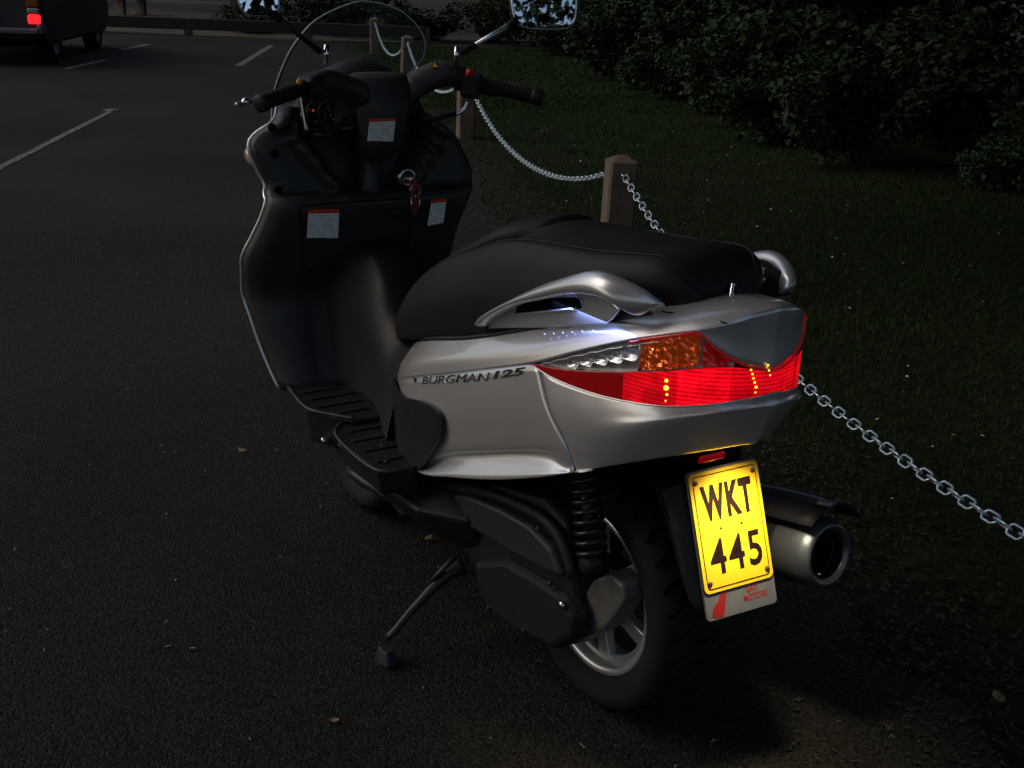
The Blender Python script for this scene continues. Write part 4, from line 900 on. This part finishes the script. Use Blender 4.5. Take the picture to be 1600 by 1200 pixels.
# arms
def arm(c, rad): return loft_mesh([[(p[0]+r_[0]*math.cos(a), p[1]+.15*r_[1]*math.cos(a), p[2]+r_[1]*math.sin(a)) for a in np.linspace(0, 2*math.pi, 14, endpoint=False)] for p, r_ in zip(arc(cr(c, 8), 16), np.column_stack([np.interp(np.linspace(0, 1, 16), np.linspace(0, 1, len(rad)), [q[0] for q in rad]), np.interp(np.linspace(0, 1, 16), np.linspace(0, 1, len(rad)), [q[1] for q in rad])]))])
link('bar_arm', arm([(.985, -.055, 1.085), (.975, -.10, 1.115), (.96, -.15, 1.135), (.95, -.20, 1.125)], [(.04, .040), (.034, .034), (.032, .032), (.026, .026)]), M['panel'], HB)
link('bar_arm', arm([(.985, .055, 1.085), (.98, .10, 1.105), (.96, .15, 1.120), (.945, .20, 1.115)], [(.04, .038), (.034, .030), (.03, .028), (.026, .026)]), M['panel'], HB)
gR0 = np.array((.935, -.225, 1.114)); gR1 = np.array((.835, -.362, 1.085)); gL0 = np.array((.925, .225, 1.112)); gL1 = np.array((.862, .360, 1.085))
for a, b in ((gR0, gR1), (gL0, gL1)):
    d = (b-a); ps = [a+d*t for t in np.linspace(0, 1, 40)]; rad = [.0165+.0012*(i % 2) for i in range(40)]
    link('grip', tube_mesh(ps[:34], rad[:34], 14), M['rubber'], HB); link('bar_end', tube_mesh([a+d*.82, a+d*.85, a+d*.98, a+d*1.0], [.016, .0195, .0195, .015], 16), M['plastic'], HB)
# switch blocks
def block(c, s, d): rot = Vector(d).to_track_quat('Y', 'Z').to_matrix(); return box_mesh(c, s, rot)
SB = link('switch_block', block(tuple(gR0+(gR0-gR1)*.05+np.array([-.004, 0, -.006])), (.056, .046, .062), gR0-gR1), M['plastic'], HB, smooth=False, bevel=.01)
link('kill_switch', lathe_mesh([(-.006, 0), (-.006, .0085), (.004, .0095), (.004, 0)], 16, 'x', (0.902, -0.192, 1.141)), M['redbtn'], SB)
SB2 = link('switch_block', block(tuple(gL0+(gL0-gL1)*.15+np.array([-.002, 0, -.002])), (.052, .046, .052), gL0-gL1), M['plastic'], HB, smooth=False, bevel=.01)
link('horn_button', blob_mesh((0.905, 0.246, 1.126), (.006, .007, .007)), M['orange'], SB2)
link('hazard_button', lathe_mesh([(0, 0), (0, .009), (.003, .009), (.004, .007), (.004, 0)], 18, 'x', (0.925, -0.11, 1.157)), M['steel'], HB)
link('hazard_triangle', mesh([(0.919, -0.1, 1.154), (0.919, -0.114, 1.153), (0.919, -0.106, 1.165)], [(0, 1, 2)]), mat('hazard_print', (.7, .35, .02), .4, emit=(1, .45, .02), es=.05), HB, smooth=False, solid=.001)
# levers, cable elbow
link('brake_lever', tube_mesh([(.985, .20, 1.095), (.99, .26, 1.085), (.965, .33, 1.08), (.905, .392, 1.080)], [.008, .006, .0055, .005], 8, samples=18), M['alu'], HB)
link('lever_ball', blob_mesh((0.846, 0.395, 1.092), (.0095, .0095, .0095)), M['chrome'], HB)
link('brake_lever', tube_mesh([(.985, -.20, 1.10), (.99, -.27, 1.088), (.955, -.35, 1.078), (.915, -.395, 1.076)], [.008, .006, .0055, .005], 8, samples=18), M['steel'], HB)
link('throttle_cable', tube_mesh([(0.99, -0.098, 1.01), (0.97, -0.119, 1.022), (0.95, -0.164, 1.037), (0.94, -0.18, 1.042)], .006, 8, samples=16), M['rubber'], HB)
link('cable_elbow', tube_mesh([(0.944, -0.172, 1.039), (0.938, -0.19, 1.045), (0.934, -0.201, 1.055), (0.932, -0.207, 1.071)], .0048, 8, samples=16), M['chrome'], HB)
# mirrors
def mirror(side, base_top, base_bot, arm0, arm1, cen_, nrm, w, h, name):
    MR = empty('mirror'); MR.parent = HB
    link('mirror_stem', tube_mesh([base_bot, base_top], .0065, 10), M['chrome'], MR)
    a0 = np.array(arm0); a1 = np.array(arm1)
    link('mirror_sleeve', tube_mesh([np.array(base_top)*.4+a0*.6-np.array([0, 0, .004]), a0, a0+(a1-a0)*.25], [.007, .008, .0075], 10), M['rubber'], MR)
    link('mirror_arm', tube_mesh([a0+(a1-a0)*.24, a1], .0062, 10), M['zinc'] if side < 0 else M['steel'], MR)
    link('mirror_boot', tube_mesh([a0+(a1-a0)*.93, a1+(a1-a0)*.12], [.009, .011], 10), M['rubber'], MR)
    n = Vector(nrm).normalized(); u = Vector((0, 0, 1)).cross(n).normalized(); v = n.cross(u)
    def out(sc, dep, k=40):
        r_ = []
        for i in range(k):
            a = 2*math.pi*i/k; c, s_ = math.cos(a), math.sin(a); e = 4.2
            x = abs(c)**(2/e)*math.copysign(1, c)*w/2; y = abs(s_)**(2/e)*math.copysign(1, s_)*h/2
            x *= 1+.06*(y/(h/2)); r_.append(Vector(cen_)+u*x*sc+v*y*sc+n*dep)
        return r_
    link('mirror_shell', loft_mesh([out(1.0, 0.002), out(1.03, -.004), out(.98, -.018), out(.7, -.034), out(.25, -.04)]), M['plastic'], MR)
    link('mirror_rim', tube_mesh([tuple(p) for p in out(.985, .003)], .0032, 8, closed=True), M['chrome'], MR)
    g_ = out(.965, .0045); link('mirror_glass', mesh([tuple(p) for p in g_], [tuple(range(len(g_)))]), M['mirror'], MR, smooth=False)
mirror(-1, (0.94, -0.177, 1.2), (0.94, -0.175, 1.16), (0.937, -0.192, 1.186), (0.93, -0.322, 1.254), (.93, -.416, 1.302), (-.955, .225, .188), .172, .122, 'r')
mirror(1, (0.975, 0.147, 1.201), (0.975, 0.149, 1.158), (0.98, 0.163, 1.186), (0.99, 0.258, 1.257), (1.0, .303, 1.318), (-.95, -.25, .16), .115, .118, 'l')

# ---- wheels
def wheel(cx, R_o, tw, R_r, name, spokes=6, rm='wheel'):
    WH = empty(name, (cx, 0, R_o)); WH.parent = SC
    h = tw/2; pr = [(-h*.62, R_r), (-h*.92, R_r+.018), (-h, R_r+(R_o-R_r)*.5), (-h*.9, R_o-.020), (-h*.62, R_o-.007), (-h*.3, R_o-.0015), (0, R_o), (h*.3, R_o-.0015), (h*.62, R_o-.007), (h*.9, R_o-.020), (h, R_o-(R_o-R_r)*.5), (h*.92, R_r+.018), (h*.62, R_r)]
    ty = link('tyre', lathe_mesh(pr, 72, 'y'), M['rubber'], WH)
    gm = []
    for k in range(30):
        for sgn in (-1, 1):
            a = 2*math.pi*(k+(.5 if sgn > 0 else 0))/30; c_, s_ = math.cos(a), math.sin(a); da = .07
            p = [((R_o-.004)*math.cos(a+da*t)*(1-.0*t), sgn*h*(.12+.72*t), (R_o-.004-.011*t*t)*math.sin(a+da*t)) for t in (0, .5, 1)]
            gm.append(tube_mesh(p, .0044, 5))
    link('tread_groove', merge(*gm), M['dark'], WH)
    rimp = [(h*.64, R_r+.006), (h*.70, R_r+.004), (h*.70, R_r-.006), (h*.58, R_r-.012), (h*.3, R_r-.022), (-h*.3, R_r-.022), (-h*.58, R_r-.012), (-h*.70, R_r-.006), (-h*.70, R_r+.004), (-h*.64, R_r+.006)]
    link('rim', lathe_mesh(rimp, 64, 'y'), M[rm], WH)
    link('rim_step', lathe_mesh([(h*.40, R_r-.017), (h*.42, R_r-.022), (h*.36, R_r-.028), (h*.1, R_r-.032), (h*.05, R_r-.02)], 64, 'y'), M[rm], WH)
    for k in range(spokes):
        a = 2*math.pi*k/spokes+.35; rot = Matrix.Rotation(-a, 3, 'Y'); L0, L1 = .045, R_r-.020
        sec = []
        for t, wd, y_ in ((L0, .020, .034), ((L0+L1)/2, .014, .030), (L1, .017, .026)):
            sec.append([rot @ Vector((t, y_, wd)), rot @ Vector((t, y_, -wd)), rot @ Vector((t, y_-.02, -wd*1.15)), rot @ Vector((t, y_-.02, wd*1.15))])
        link('spoke', loft_mesh([[tuple(v) for v in s_] for s_ in sec]), M[rm], WH, smooth=False, bevel=.003)
    link('hub', lathe_mesh([(.045, 0), (.045, .03), (.03, .052), (-.03, .052), (-.045, .03), (-.045, 0)], 32, 'y'), M['alu'], WH)
    return WH
wheel(0, .243, .128, .162, 'rear_wheel'); wheel(1.04, .195, .10, .128, 'front_wheel', 6, 'plastic')
fen = []
for a in np.linspace(R(-12), R(165), 22): fen.append([(1.04+.214*math.cos(a), y_, .195+.214*math.sin(a)-.9*y_*y_) for y_ in np.linspace(-.07, .07, 9)])
link('front_fender', grid_mesh(fen, flip=True), M['plastic'], SC, solid=.004)
for sy in (-.085, .085): link('fork_leg', tube_mesh([(1.04, sy, .195), (1.06, sy, .60)], .021, 14), M['steel'], SC)
link('steering_column', tube_mesh([(1.06, 0, .58), (1.05, 0, 1.05)], .035, 14), M['steel'], SC)

# ---- engine, shock, swing arm
def px_poly(*q): return [(a, c) for a, b, c in q]
EN = link('engine_case', prism_y(px_poly((0.459, 0.12, 0.295), (0.255, 0.12, 0.393), (0.074, 0.12, 0.432), (-0.002, 0.12, 0.409), (-0.022, 0.12, 0.346), (-0.046, 0.12, 0.263), (-0.065, 0.12, 0.191), (0.001, 0.12, 0.131), (0.15, 0.12, 0.097), (0.269, 0.12, 0.092), (0.329, 0.12, 0.136), (0.366, 0.12, 0.185), (0.455, 0.12, 0.202)), .03, .118, .04), M['castblack'], SC, smooth=False, bevel=.012)
link('air_cleaner_cover', prism_y(px_poly((0.472, 0.135, 0.276), (0.406, 0.135, 0.314), (0.328, 0.135, 0.34), (0.2, 0.135, 0.361), (0.086, 0.135, 0.369), (0.007, 0.135, 0.352), (-0.03, 0.135, 0.308), (0.019, 0.135, 0.296), (0.152, 0.135, 0.28), (0.286, 0.135, 0.271), (0.418, 0.135, 0.261)), .105, .142, .05), mat('air_box_plastic', (.020, .019, .022), .5, bump=.06, bscale=500, var=.15, vscale=20), EN, smooth=False, bevel=.008)
link('air_cleaner_rib', tube_mesh([(0.442, 0.13, 0.308), (0.324, 0.13, 0.351), (0.179, 0.13, 0.381), (0.056, 0.13, 0.392), (-0.009, 0.13, 0.369), (-0.049, 0.13, 0.314)], .012, 8, samples=24), M['castblack'], EN)
link('cvt_cover', prism_y(px_poly((0.308, 0.13, 0.198), (0.182, 0.13, 0.257), (0.046, 0.13, 0.27), (-0.043, 0.13, 0.271), (-0.072, 0.13, 0.245), (-0.072, 0.13, 0.195), (-0.008, 0.13, 0.139), (0.134, 0.13, 0.109), (0.246, 0.13, 0.106), (0.294, 0.13, 0.139)), .10, .138, .08), M['castblack'], EN, smooth=False, bevel=.012)
link('gear_case', prism_y(px_poly((-0.008, 0.09, 0.223), (-0.052, 0.09, 0.305), (-0.106, 0.09, 0.346), (-0.145, 0.09, 0.339), (-0.154, 0.09, 0.307), (-0.129, 0.09, 0.262), (-0.1, 0.09, 0.221), (-0.025, 0.09, 0.154)), .045, .092, .06), mat('cast_case', (.15, .145, .135), .5, .5, bump=.1, bscale=200, var=.15, vscale=20), EN, smooth=False, bevel=.006)
link('cover_bolt', lathe_mesh([(0, 0), (0, .008), (.006, .008), (.009, .005), (.009, 0)], 14, 'y', (-0.031, 0.138, 0.254)), M['chrome'], EN)
for q in ((0.057, 0.14, 0.375), (0.398, 0.14, 0.312), (0.225, 0.136, 0.121), (0.094, 0.136, 0.135), (0.016, 0.136, 0.276)):
    link('case_bolt', lathe_mesh([(0, 0), (0, .006), (.005, .006), (.006, .004), (.006, 0)], 10, 'y', q), M['steel'], EN)
s0 = np.array((-0.04, 0.115, 0.523)); s1 = np.array((-0.081, 0.115, 0.368))
SHK = link('shock_absorber', tube_mesh([s0, s1], .012, 12), M['steel'], SC)
d = (s1-s0); dn = Vector(d).normalized(); e1 = dn.orthogonal().normalized(); e2 = dn.cross(e1)
cp = []
for t in np.linspace(0, 1, 170):
    a = 2*math.pi*7.5*t; cp.append(tuple(Vector(s0+d*(.04+.9*t))+(e1*math.cos(a)+e2*math.sin(a))*.026))
link('spring', tube_mesh(cp, .0052, 7), mat('spring_black', (.02, .02, .022), .25, .3), SHK)
link('shock_mount', lathe_mesh([(-.03, 0), (-.03, .018), (.02, .018), (.02, 0)], 16, 'y', tuple(s1+d*.06)), M['castblack'], SHK)
link('swing_arm', loft_mesh([[(x_, .055, z_-.03), (x_, .095, z_-.03), (x_, .095, z_+.03), (x_, .055, z_+.03)] for x_, z_ in ((.32, .27), (.15, .25), (-.03, .243))]), M['castblack'], SC, smooth=False, bevel=.008)
link('engine_block', prism_y([(.12, .22), (.45, .18), (.52, .25), (.5, .36), (.3, .40), (.12, .38)], -.13, .05, 0), M['castblack'], SC, smooth=False, bevel=.015)
link('inner_fender', prism_y([(.30, .40), (.35, .62), (-.05, .66), (-.24, .63), (-.22, .55), (.0, .52), (.2, .46)], -.085, .085), M['dark'], SC, smooth=False, bevel=.01)
link('oil_line', tube_mesh([(0.787, 0.18, 0.229), (0.732, 0.17, 0.22), (0.622, 0.16, 0.224), (0.548, 0.15, 0.219)], .014, 8, samples=12), M['steel'], SC)
link('crash_plate', prism_y(px_poly((0.722, 0.15, 0.231), (0.436, 0.15, 0.33), (0.406, 0.15, 0.269), (0.578, 0.15, 0.189)), .06, .16), M['steel'], SC, smooth=False, bevel=.008)
# ---- side stand
pv = (0.332, 0.14, 0.171); ft = (0.316, 0.329, 0.012)
ss_p = [pv, (0.332, 0.19, 0.152), (0.325, 0.27, 0.097), (0.321, 0.305, 0.068), (ft[0]+.012, ft[1]-.008, .05)]
ST = link('side_stand', tube_mesh(ss_p, [.018, .013, .0095, .0085, .008], 8, samples=22), M['steel'], SC)
link('stand_foot', loft_mesh([[(ft[0]+a*s_, ft[1]+b*s_, z_) for a, b in ((.036, -.02), (.03, .022), (-.012, .03), (-.04, .016), (-.034, -.018), (.0, -.03))] for s_, z_ in ((.75, .0), (.75, .010), (.5, .036))]), M['steel'], ST, smooth=False, bevel=.003)
link('stand_spring', tube_mesh([(0.318, 0.165, 0.208), (0.339, 0.22, 0.142)], .006, 8), M['steel'], ST)

# ---- rear fender, number plate, reflector
fd = []
for z, x0, x1, w_ in ((.655, -.03, -.225, .12), (.60, -.07, -.205, .10), (.53, -.13, -.222, .09), (.45, -.19, -.252, .088), (.39, -.225, -.276, .086), (.345, -.25, -.296, .078), (.325, -.265, -.302, .055)):
    cy = -.034*min(1, (.66-z)/.1); fd.append([(x0, cy+w_*.8, z), (x0*.4+x1*.6, cy+w_, z), (x1+.012, cy+w_*.95, z), (x1, cy+w_*.75, z), (x1, cy-w_*.75, z), (x1+.012, cy-w_*.95, z), (x0*.4+x1*.6, cy-w_, z), (x0, cy-w_*.8, z)])
fd = np.array(fd); link('rear_fender', loft_mesh(list(np.stack([cr(fd[:, j], 4) for j in range(8)], 1))), M['plastic'], SC, smooth=False, bevel=.006)
pt_, pyaw, prol = .334, .1325, -.0592
uu = Vector((math.sin(pt_), 0, math.cos(pt_))); rr0 = Vector((math.sin(pyaw), math.cos(pyaw), 0))
pr_ = rr0*math.cos(prol)+uu*math.sin(prol); pu_ = uu*math.cos(prol)-rr0*math.sin(prol); pr_ = pr_.normalized(); pu_ = (pu_-pr_*pu_.dot(pr_)).normalized()
RT = -pr_; nn = RT.cross(pu_); pc = Vector((-.2721, -.0331, .4781))
def pp(u, v, d=0): return pc+RT*u+pu_*v+nn*d
def rrect(w, h, r, n=6):
    o = []
    for cx, cy, a0 in ((w/2-r, h/2-r, 0), (-w/2+r, h/2-r, 90), (-w/2+r, -h/2+r, 180), (w/2-r, -h/2+r, 270)):
        for k in range(n+1): a = R(a0+90*k/n); o.append((cx+r*math.cos(a), cy+r*math.sin(a)))
    return o
def plate_solid(w, h, r, d0, d1, dv=0):
    o = rrect(w, h, r); n = len(o); vs = [pp(a, b+dv, d1) for a, b in o]+[pp(a, b+dv, d0) for a, b in o]
    return mesh(vs, [tuple(range(n)), tuple(range(n, 2*n))[::-1]]+[(k, n+k, n+(k+1) % n, (k+1) % n) for k in range(n)])
NP = link('number_plate', plate_solid(.145, .21, .010, 0, .002), M['yplate'], SC, smooth=False)
link('plate_border', tube_mesh([tuple(pp(a, b, .0022)) for a, b in rrect(.131, .196, .007)], .00085, 5, closed=True), M['pblack'], NP)
link('plate_lettering', text_mesh('WKT', pp(-.0535, .018, .0022), RT, pu_, .062, .0012, .106, 0, .044, 1.18), M['pblack'], NP, smooth=False)
link('plate_lettering', text_mesh('445', pp(-.0525, -.076, .0022), RT, pu_, .062, .0012, .108, 0, .012, 1.15), M['pblack'], NP, smooth=False)
for u, v in ((-.060, .088), (.060, .088), (-.060, -.088), (.060, -.088)):
    me = lathe_mesh([(0, 0), (0, .0045), (.002, .004), (.003, .002), (.003, 0)], 12, 'z'); rot = Matrix((RT, pu_, nn)).transposed()
    for v_ in me.vertices: v_.co = rot @ v_.co + pp(u, v, .002)
    link('plate_bolt', me, mat('bolt_brown', (.09, .055, .03), .5, .4), NP)
for u in (-.022, .022): link('plate_hole', blob_mesh(pp(u, .002, .002), (.0022, .0022, .0022), 8, 6), M['dark'], NP)
PH = link('plate_holder', plate_solid(.150, .262, .008, -.006, -.001, -.0225), M['sticker_holder'], SC, smooth=False, bevel=.001)
link('holder_lettering', text_mesh('MOTORS', pp(.005, -.1355, -.0008), RT, pu_, .0115, .0006, .050, 0, .01), M['redprint'], PH, smooth=False)
link('holder_lettering', text_mesh('EAT', pp(.014, -.1205, -.0008), RT, pu_, .0105, .0006, .024, 0, .01), M['redprint'], PH, smooth=False)
fl = [(-.064, -.146), (-.052, -.150), (-.040, -.149), (-.036, -.138), (-.033, -.124), (-.028, -.111), (-.041, -.111), (-.047, -.121), (-.060, -.132)]
link('holder_emblem', mesh([pp(a, b, -.0004) for a, b in fl]+[pp(a, b, -.0012) for a, b in fl], [tuple(range(9)), tuple(range(9, 18))[::-1]]+[(k, (k+1) % 9, 9+(k+1) % 9, 9+k) for k in range(9)]), M['redprint'], PH, smooth=False)
RF = link('plate_reflector', box_mesh(tuple(pp(-.022, .128, .004)), (.012, .058, .014)), M['redtrim'], SC, smooth=False, bevel=.003)
# lamp and spot added under the tail, standing in for the plate's flash return
PLc = Vector((-.305, -.015, .648))
LP = link('added_plate_lamp', box_mesh(tuple(PLc+Vector((.012, 0, .008))), (.024, .045, .012)), M['plastic'], SC, smooth=False, bevel=.003)
sp = bpy.data.lights.new('added_plate_light', 'SPOT'); sp.energy = 9.5; sp.color = (1, .86, .62); sp.spot_size = R(94); sp.spot_blend = 1.0; sp.shadow_soft_size = .025
spo = bpy.data.objects.new('added_plate_light', sp); COL.objects.link(spo); spo.parent = LP; spo.location = PLc+Vector((-.025, -.008, -.006))
spo.rotation_euler = ((spo.location-pp(0, -.09))).to_track_quat('Z', 'Y').to_euler()

# ---- exhaust
mc = np.array((-0.322, -0.23, 0.399)); axd = Vector((-.985, -.06, .16)).normalized()
def ax_lathe(prof, n=40):
    me = lathe_mesh(prof, n, 'z'); rot = axd.to_track_quat('Z', 'Y').to_matrix()
    for v in me.vertices: v.co = rot @ v.co + Vector(mc)
    return me
MF = link('muffler', ax_lathe([(-.46, .045), (-.44, .058), (-.40, .064), (-.07, .066), (-.055, .066)]), M['castblack'], SC)
link('muffler_end_cap', ax_lathe([(-.075, .067), (-.07, .0685), (-.012, .066), (.006, .060), (.010, .055), (.008, .050), (-.01, .045), (-.02, .042)]), M['muffler'], MF)
link('muffler_bore', ax_lathe([(.0015, .0455), (-.03, .041), (-.09, .038), (-.09, 0)]), M['dark'], MF)
link('muffler_ring', ax_lathe([(.008, .0505), (.0035, .0455), (-.004, .0455)]), M['muffler'], MF)
link('cap_bolt', blob_mesh(tuple(Vector(mc)+axd*.004+Vector((0, .018, -.034))), (.005, .005, .005)), M['chrome'], MF)
hs_ = []
for t in np.linspace(-.42, .02, 14):
    r_ = []
    for a in np.linspace(-.75, .95, 9):
        rot = axd.to_track_quat('Z', 'Y').to_matrix(); side = Vector((0, 0, 1)).cross(axd).normalized(); u_ = axd.cross(side)
        rd = .082+.008*(t+.42)/.44; r_.append(tuple(Vector(mc)+axd*t+u_*rd*math.cos(a)*1.05+side*rd*math.sin(a)))
    hs_.append(r_)
link('heat_shield', grid_mesh(hs_), M['castblack'], MF, solid=.004)
e_l = np.array([r_[4] for r_ in hs_]); link('heat_shield_edge', tube_mesh(e_l[4:]+np.array([0, .012, .004]), [.006, .010, .014, .012], 8), M['muffler'], MF)
link('exhaust_pipe', tube_mesh([tuple(Vector(mc)-axd*.45), (.30, -.17, .24), (.42, -.12, .20), (.45, -.05, .22)], .022, 12, samples=20), M['steel'], MF)
# breather hose hanging under the plate
link('breather_hose', tube_mesh([(-0.26, -0.02, 0.316), (-0.25, -0.035, 0.241), (-0.24, -0.035, 0.162), (-0.22, -0.026, 0.144), (-0.2, -0.019, 0.173)], .003, 6, samples=24), M['rubber'], SC)

# ================================================================== PARKED CAR (seen over the car park)
car_at = (14.48, -2.333, 0)          # ground under its right rear corner
ca = R(-27); CR = empty('parked_car', (car_at[0], car_at[1], 0), ca); tag(CR, 'dark hatchback with one red tail lamp lit, parked far left', 'car')
cp_ = mat('car_paint_dark', (.004, .0045, .005), .6, .0, .05, var=.1, vscale=3)
glass = mat('car_glass', (.02, .025, .03), .08, .0, .5); 
# local frame: x forward from the rear bumper, y left from the right flank
WID = 1.70; 
prof = [(.02, .30), (0, .45), (.03, .62), (.06, .80), (.10, .95), (.22, 1.18), (.42, 1.42), (.9, 1.50), (1.7, 1.50), (2.3, 1.40), (2.9, 1.02), (3.5, .93), (3.95, .82), (4.1, .62), (4.08, .35), (3.8, .22), (.25, .22)]
secs = []
for f, ins, sh in ((0, .10, .90), (.04, .03, .97), (.10, 0, 1), (.5, 0, 1), (.90, 0, 1), (.96, .03, .97), (1.0, .10, .90)):
    s_ = []
    for x, z in prof:
        tum = max(0, z-.95)*.28; k = abs(f-.5)*2
        y = WID*f; y = WID/2+(y-WID/2)*(1-tum*.55); xx = 2.05+(x-2.05)*(1-.035*k*k) ; s_.append((xx, y, .8+(z-.8)*(1-(1-sh)*.5)))
    secs.append(s_)
link('body', loft_mesh(secs), cp_, CR, smooth=False, bevel=.03)
link('rear_window', mesh([(.115, .25, .99), (.115, WID-.25, .99), (.37, WID-.34, 1.36), (.37, .34, 1.36)], [(0, 1, 2, 3)]), glass, CR, smooth=False, solid=.01)
link('side_window', mesh([(.55, .045, 1.0), (2.6, .045, 1.0), (2.05, .14, 1.40), (.72, .14, 1.40)], [(0, 1, 2, 3)]), glass, CR, smooth=False, solid=.01)
link('side_window', mesh([(.55, WID-.045, 1.0), (2.6, WID-.045, 1.0), (2.05, WID-.14, 1.40), (.72, WID-.14, 1.40)], [(3, 2, 1, 0)]), glass, CR, smooth=False, solid=.01)
bmp = mat('bumper_grey', (.09, .10, .11), .4, .1)
link('bumper_strip', box_mesh((-.03, WID/2, .42), (.09, WID-.06, .07)), bmp, CR, smooth=False, bevel=.02)
link('bumper_corner', box_mesh((.06, .02, .44), (.22, .07, .12)), bmp, CR, smooth=False, bevel=.025)
lamps = (('brake_lamp', .56, .11, mat('car_lamp_lit', (.5, .01, .01), .3, emit=(1, .015, .02), es=1.5)), ('reverse_lamp', .66, .07, mat('car_lamp_clear', (.30, .30, .28), .2, .3)), ('indicator_lamp', .78, .16, mat('car_lamp_amber', (.25, .05, .008), .25)))
for nm, z, h, m_ in lamps: link(nm, box_mesh((.035, .09, z), (.10, .14, h)), m_, CR, smooth=False, bevel=.02)
for nm, z, h, m_ in lamps[1:]: link(nm, box_mesh((.035, WID-.09, z), (.10, .14, h)), m_, CR, smooth=False, bevel=.02)
link('brake_lamp', box_mesh((.035, WID-.09, .56), (.10, .14, .11)), lamps[0][3], CR, smooth=False, bevel=.02)
link('number_plate', box_mesh((-.0, WID/2, .66), (.05, .52, .115)), mat('car_plate', (.55, .56, .55), .5), CR, smooth=False, bevel=.006)
link('plate_band', box_mesh((-.027, WID/2, .66), (.006, .40, .05)), mat('car_plate_print', (.30, .12, .10), .5), CR, smooth=False)
link('tailgate_handle', box_mesh((.045, WID/2, .80), (.04, .5, .05)), bmp, CR, smooth=False, bevel=.012)
for x in (.72, 3.25):
    for y in (.10, WID-.10):
        W_ = empty('wheel', (x, y, .30)); W_.parent = CR
        link('tyre', lathe_mesh([(-.09, .20), (-.10, .25), (-.08, .295), (0, .30), (.08, .295), (.10, .25), (.09, .20)], 32, 'y'), M['rubber'], W_)
        link('rim', lathe_mesh([(-.09, .20), (-.07, .17), (-.06, .06), (-.07, 0), (.07, 0), (.06, .06), (.07, .17), (.09, .20)], 24, 'y'), bmp, W_)
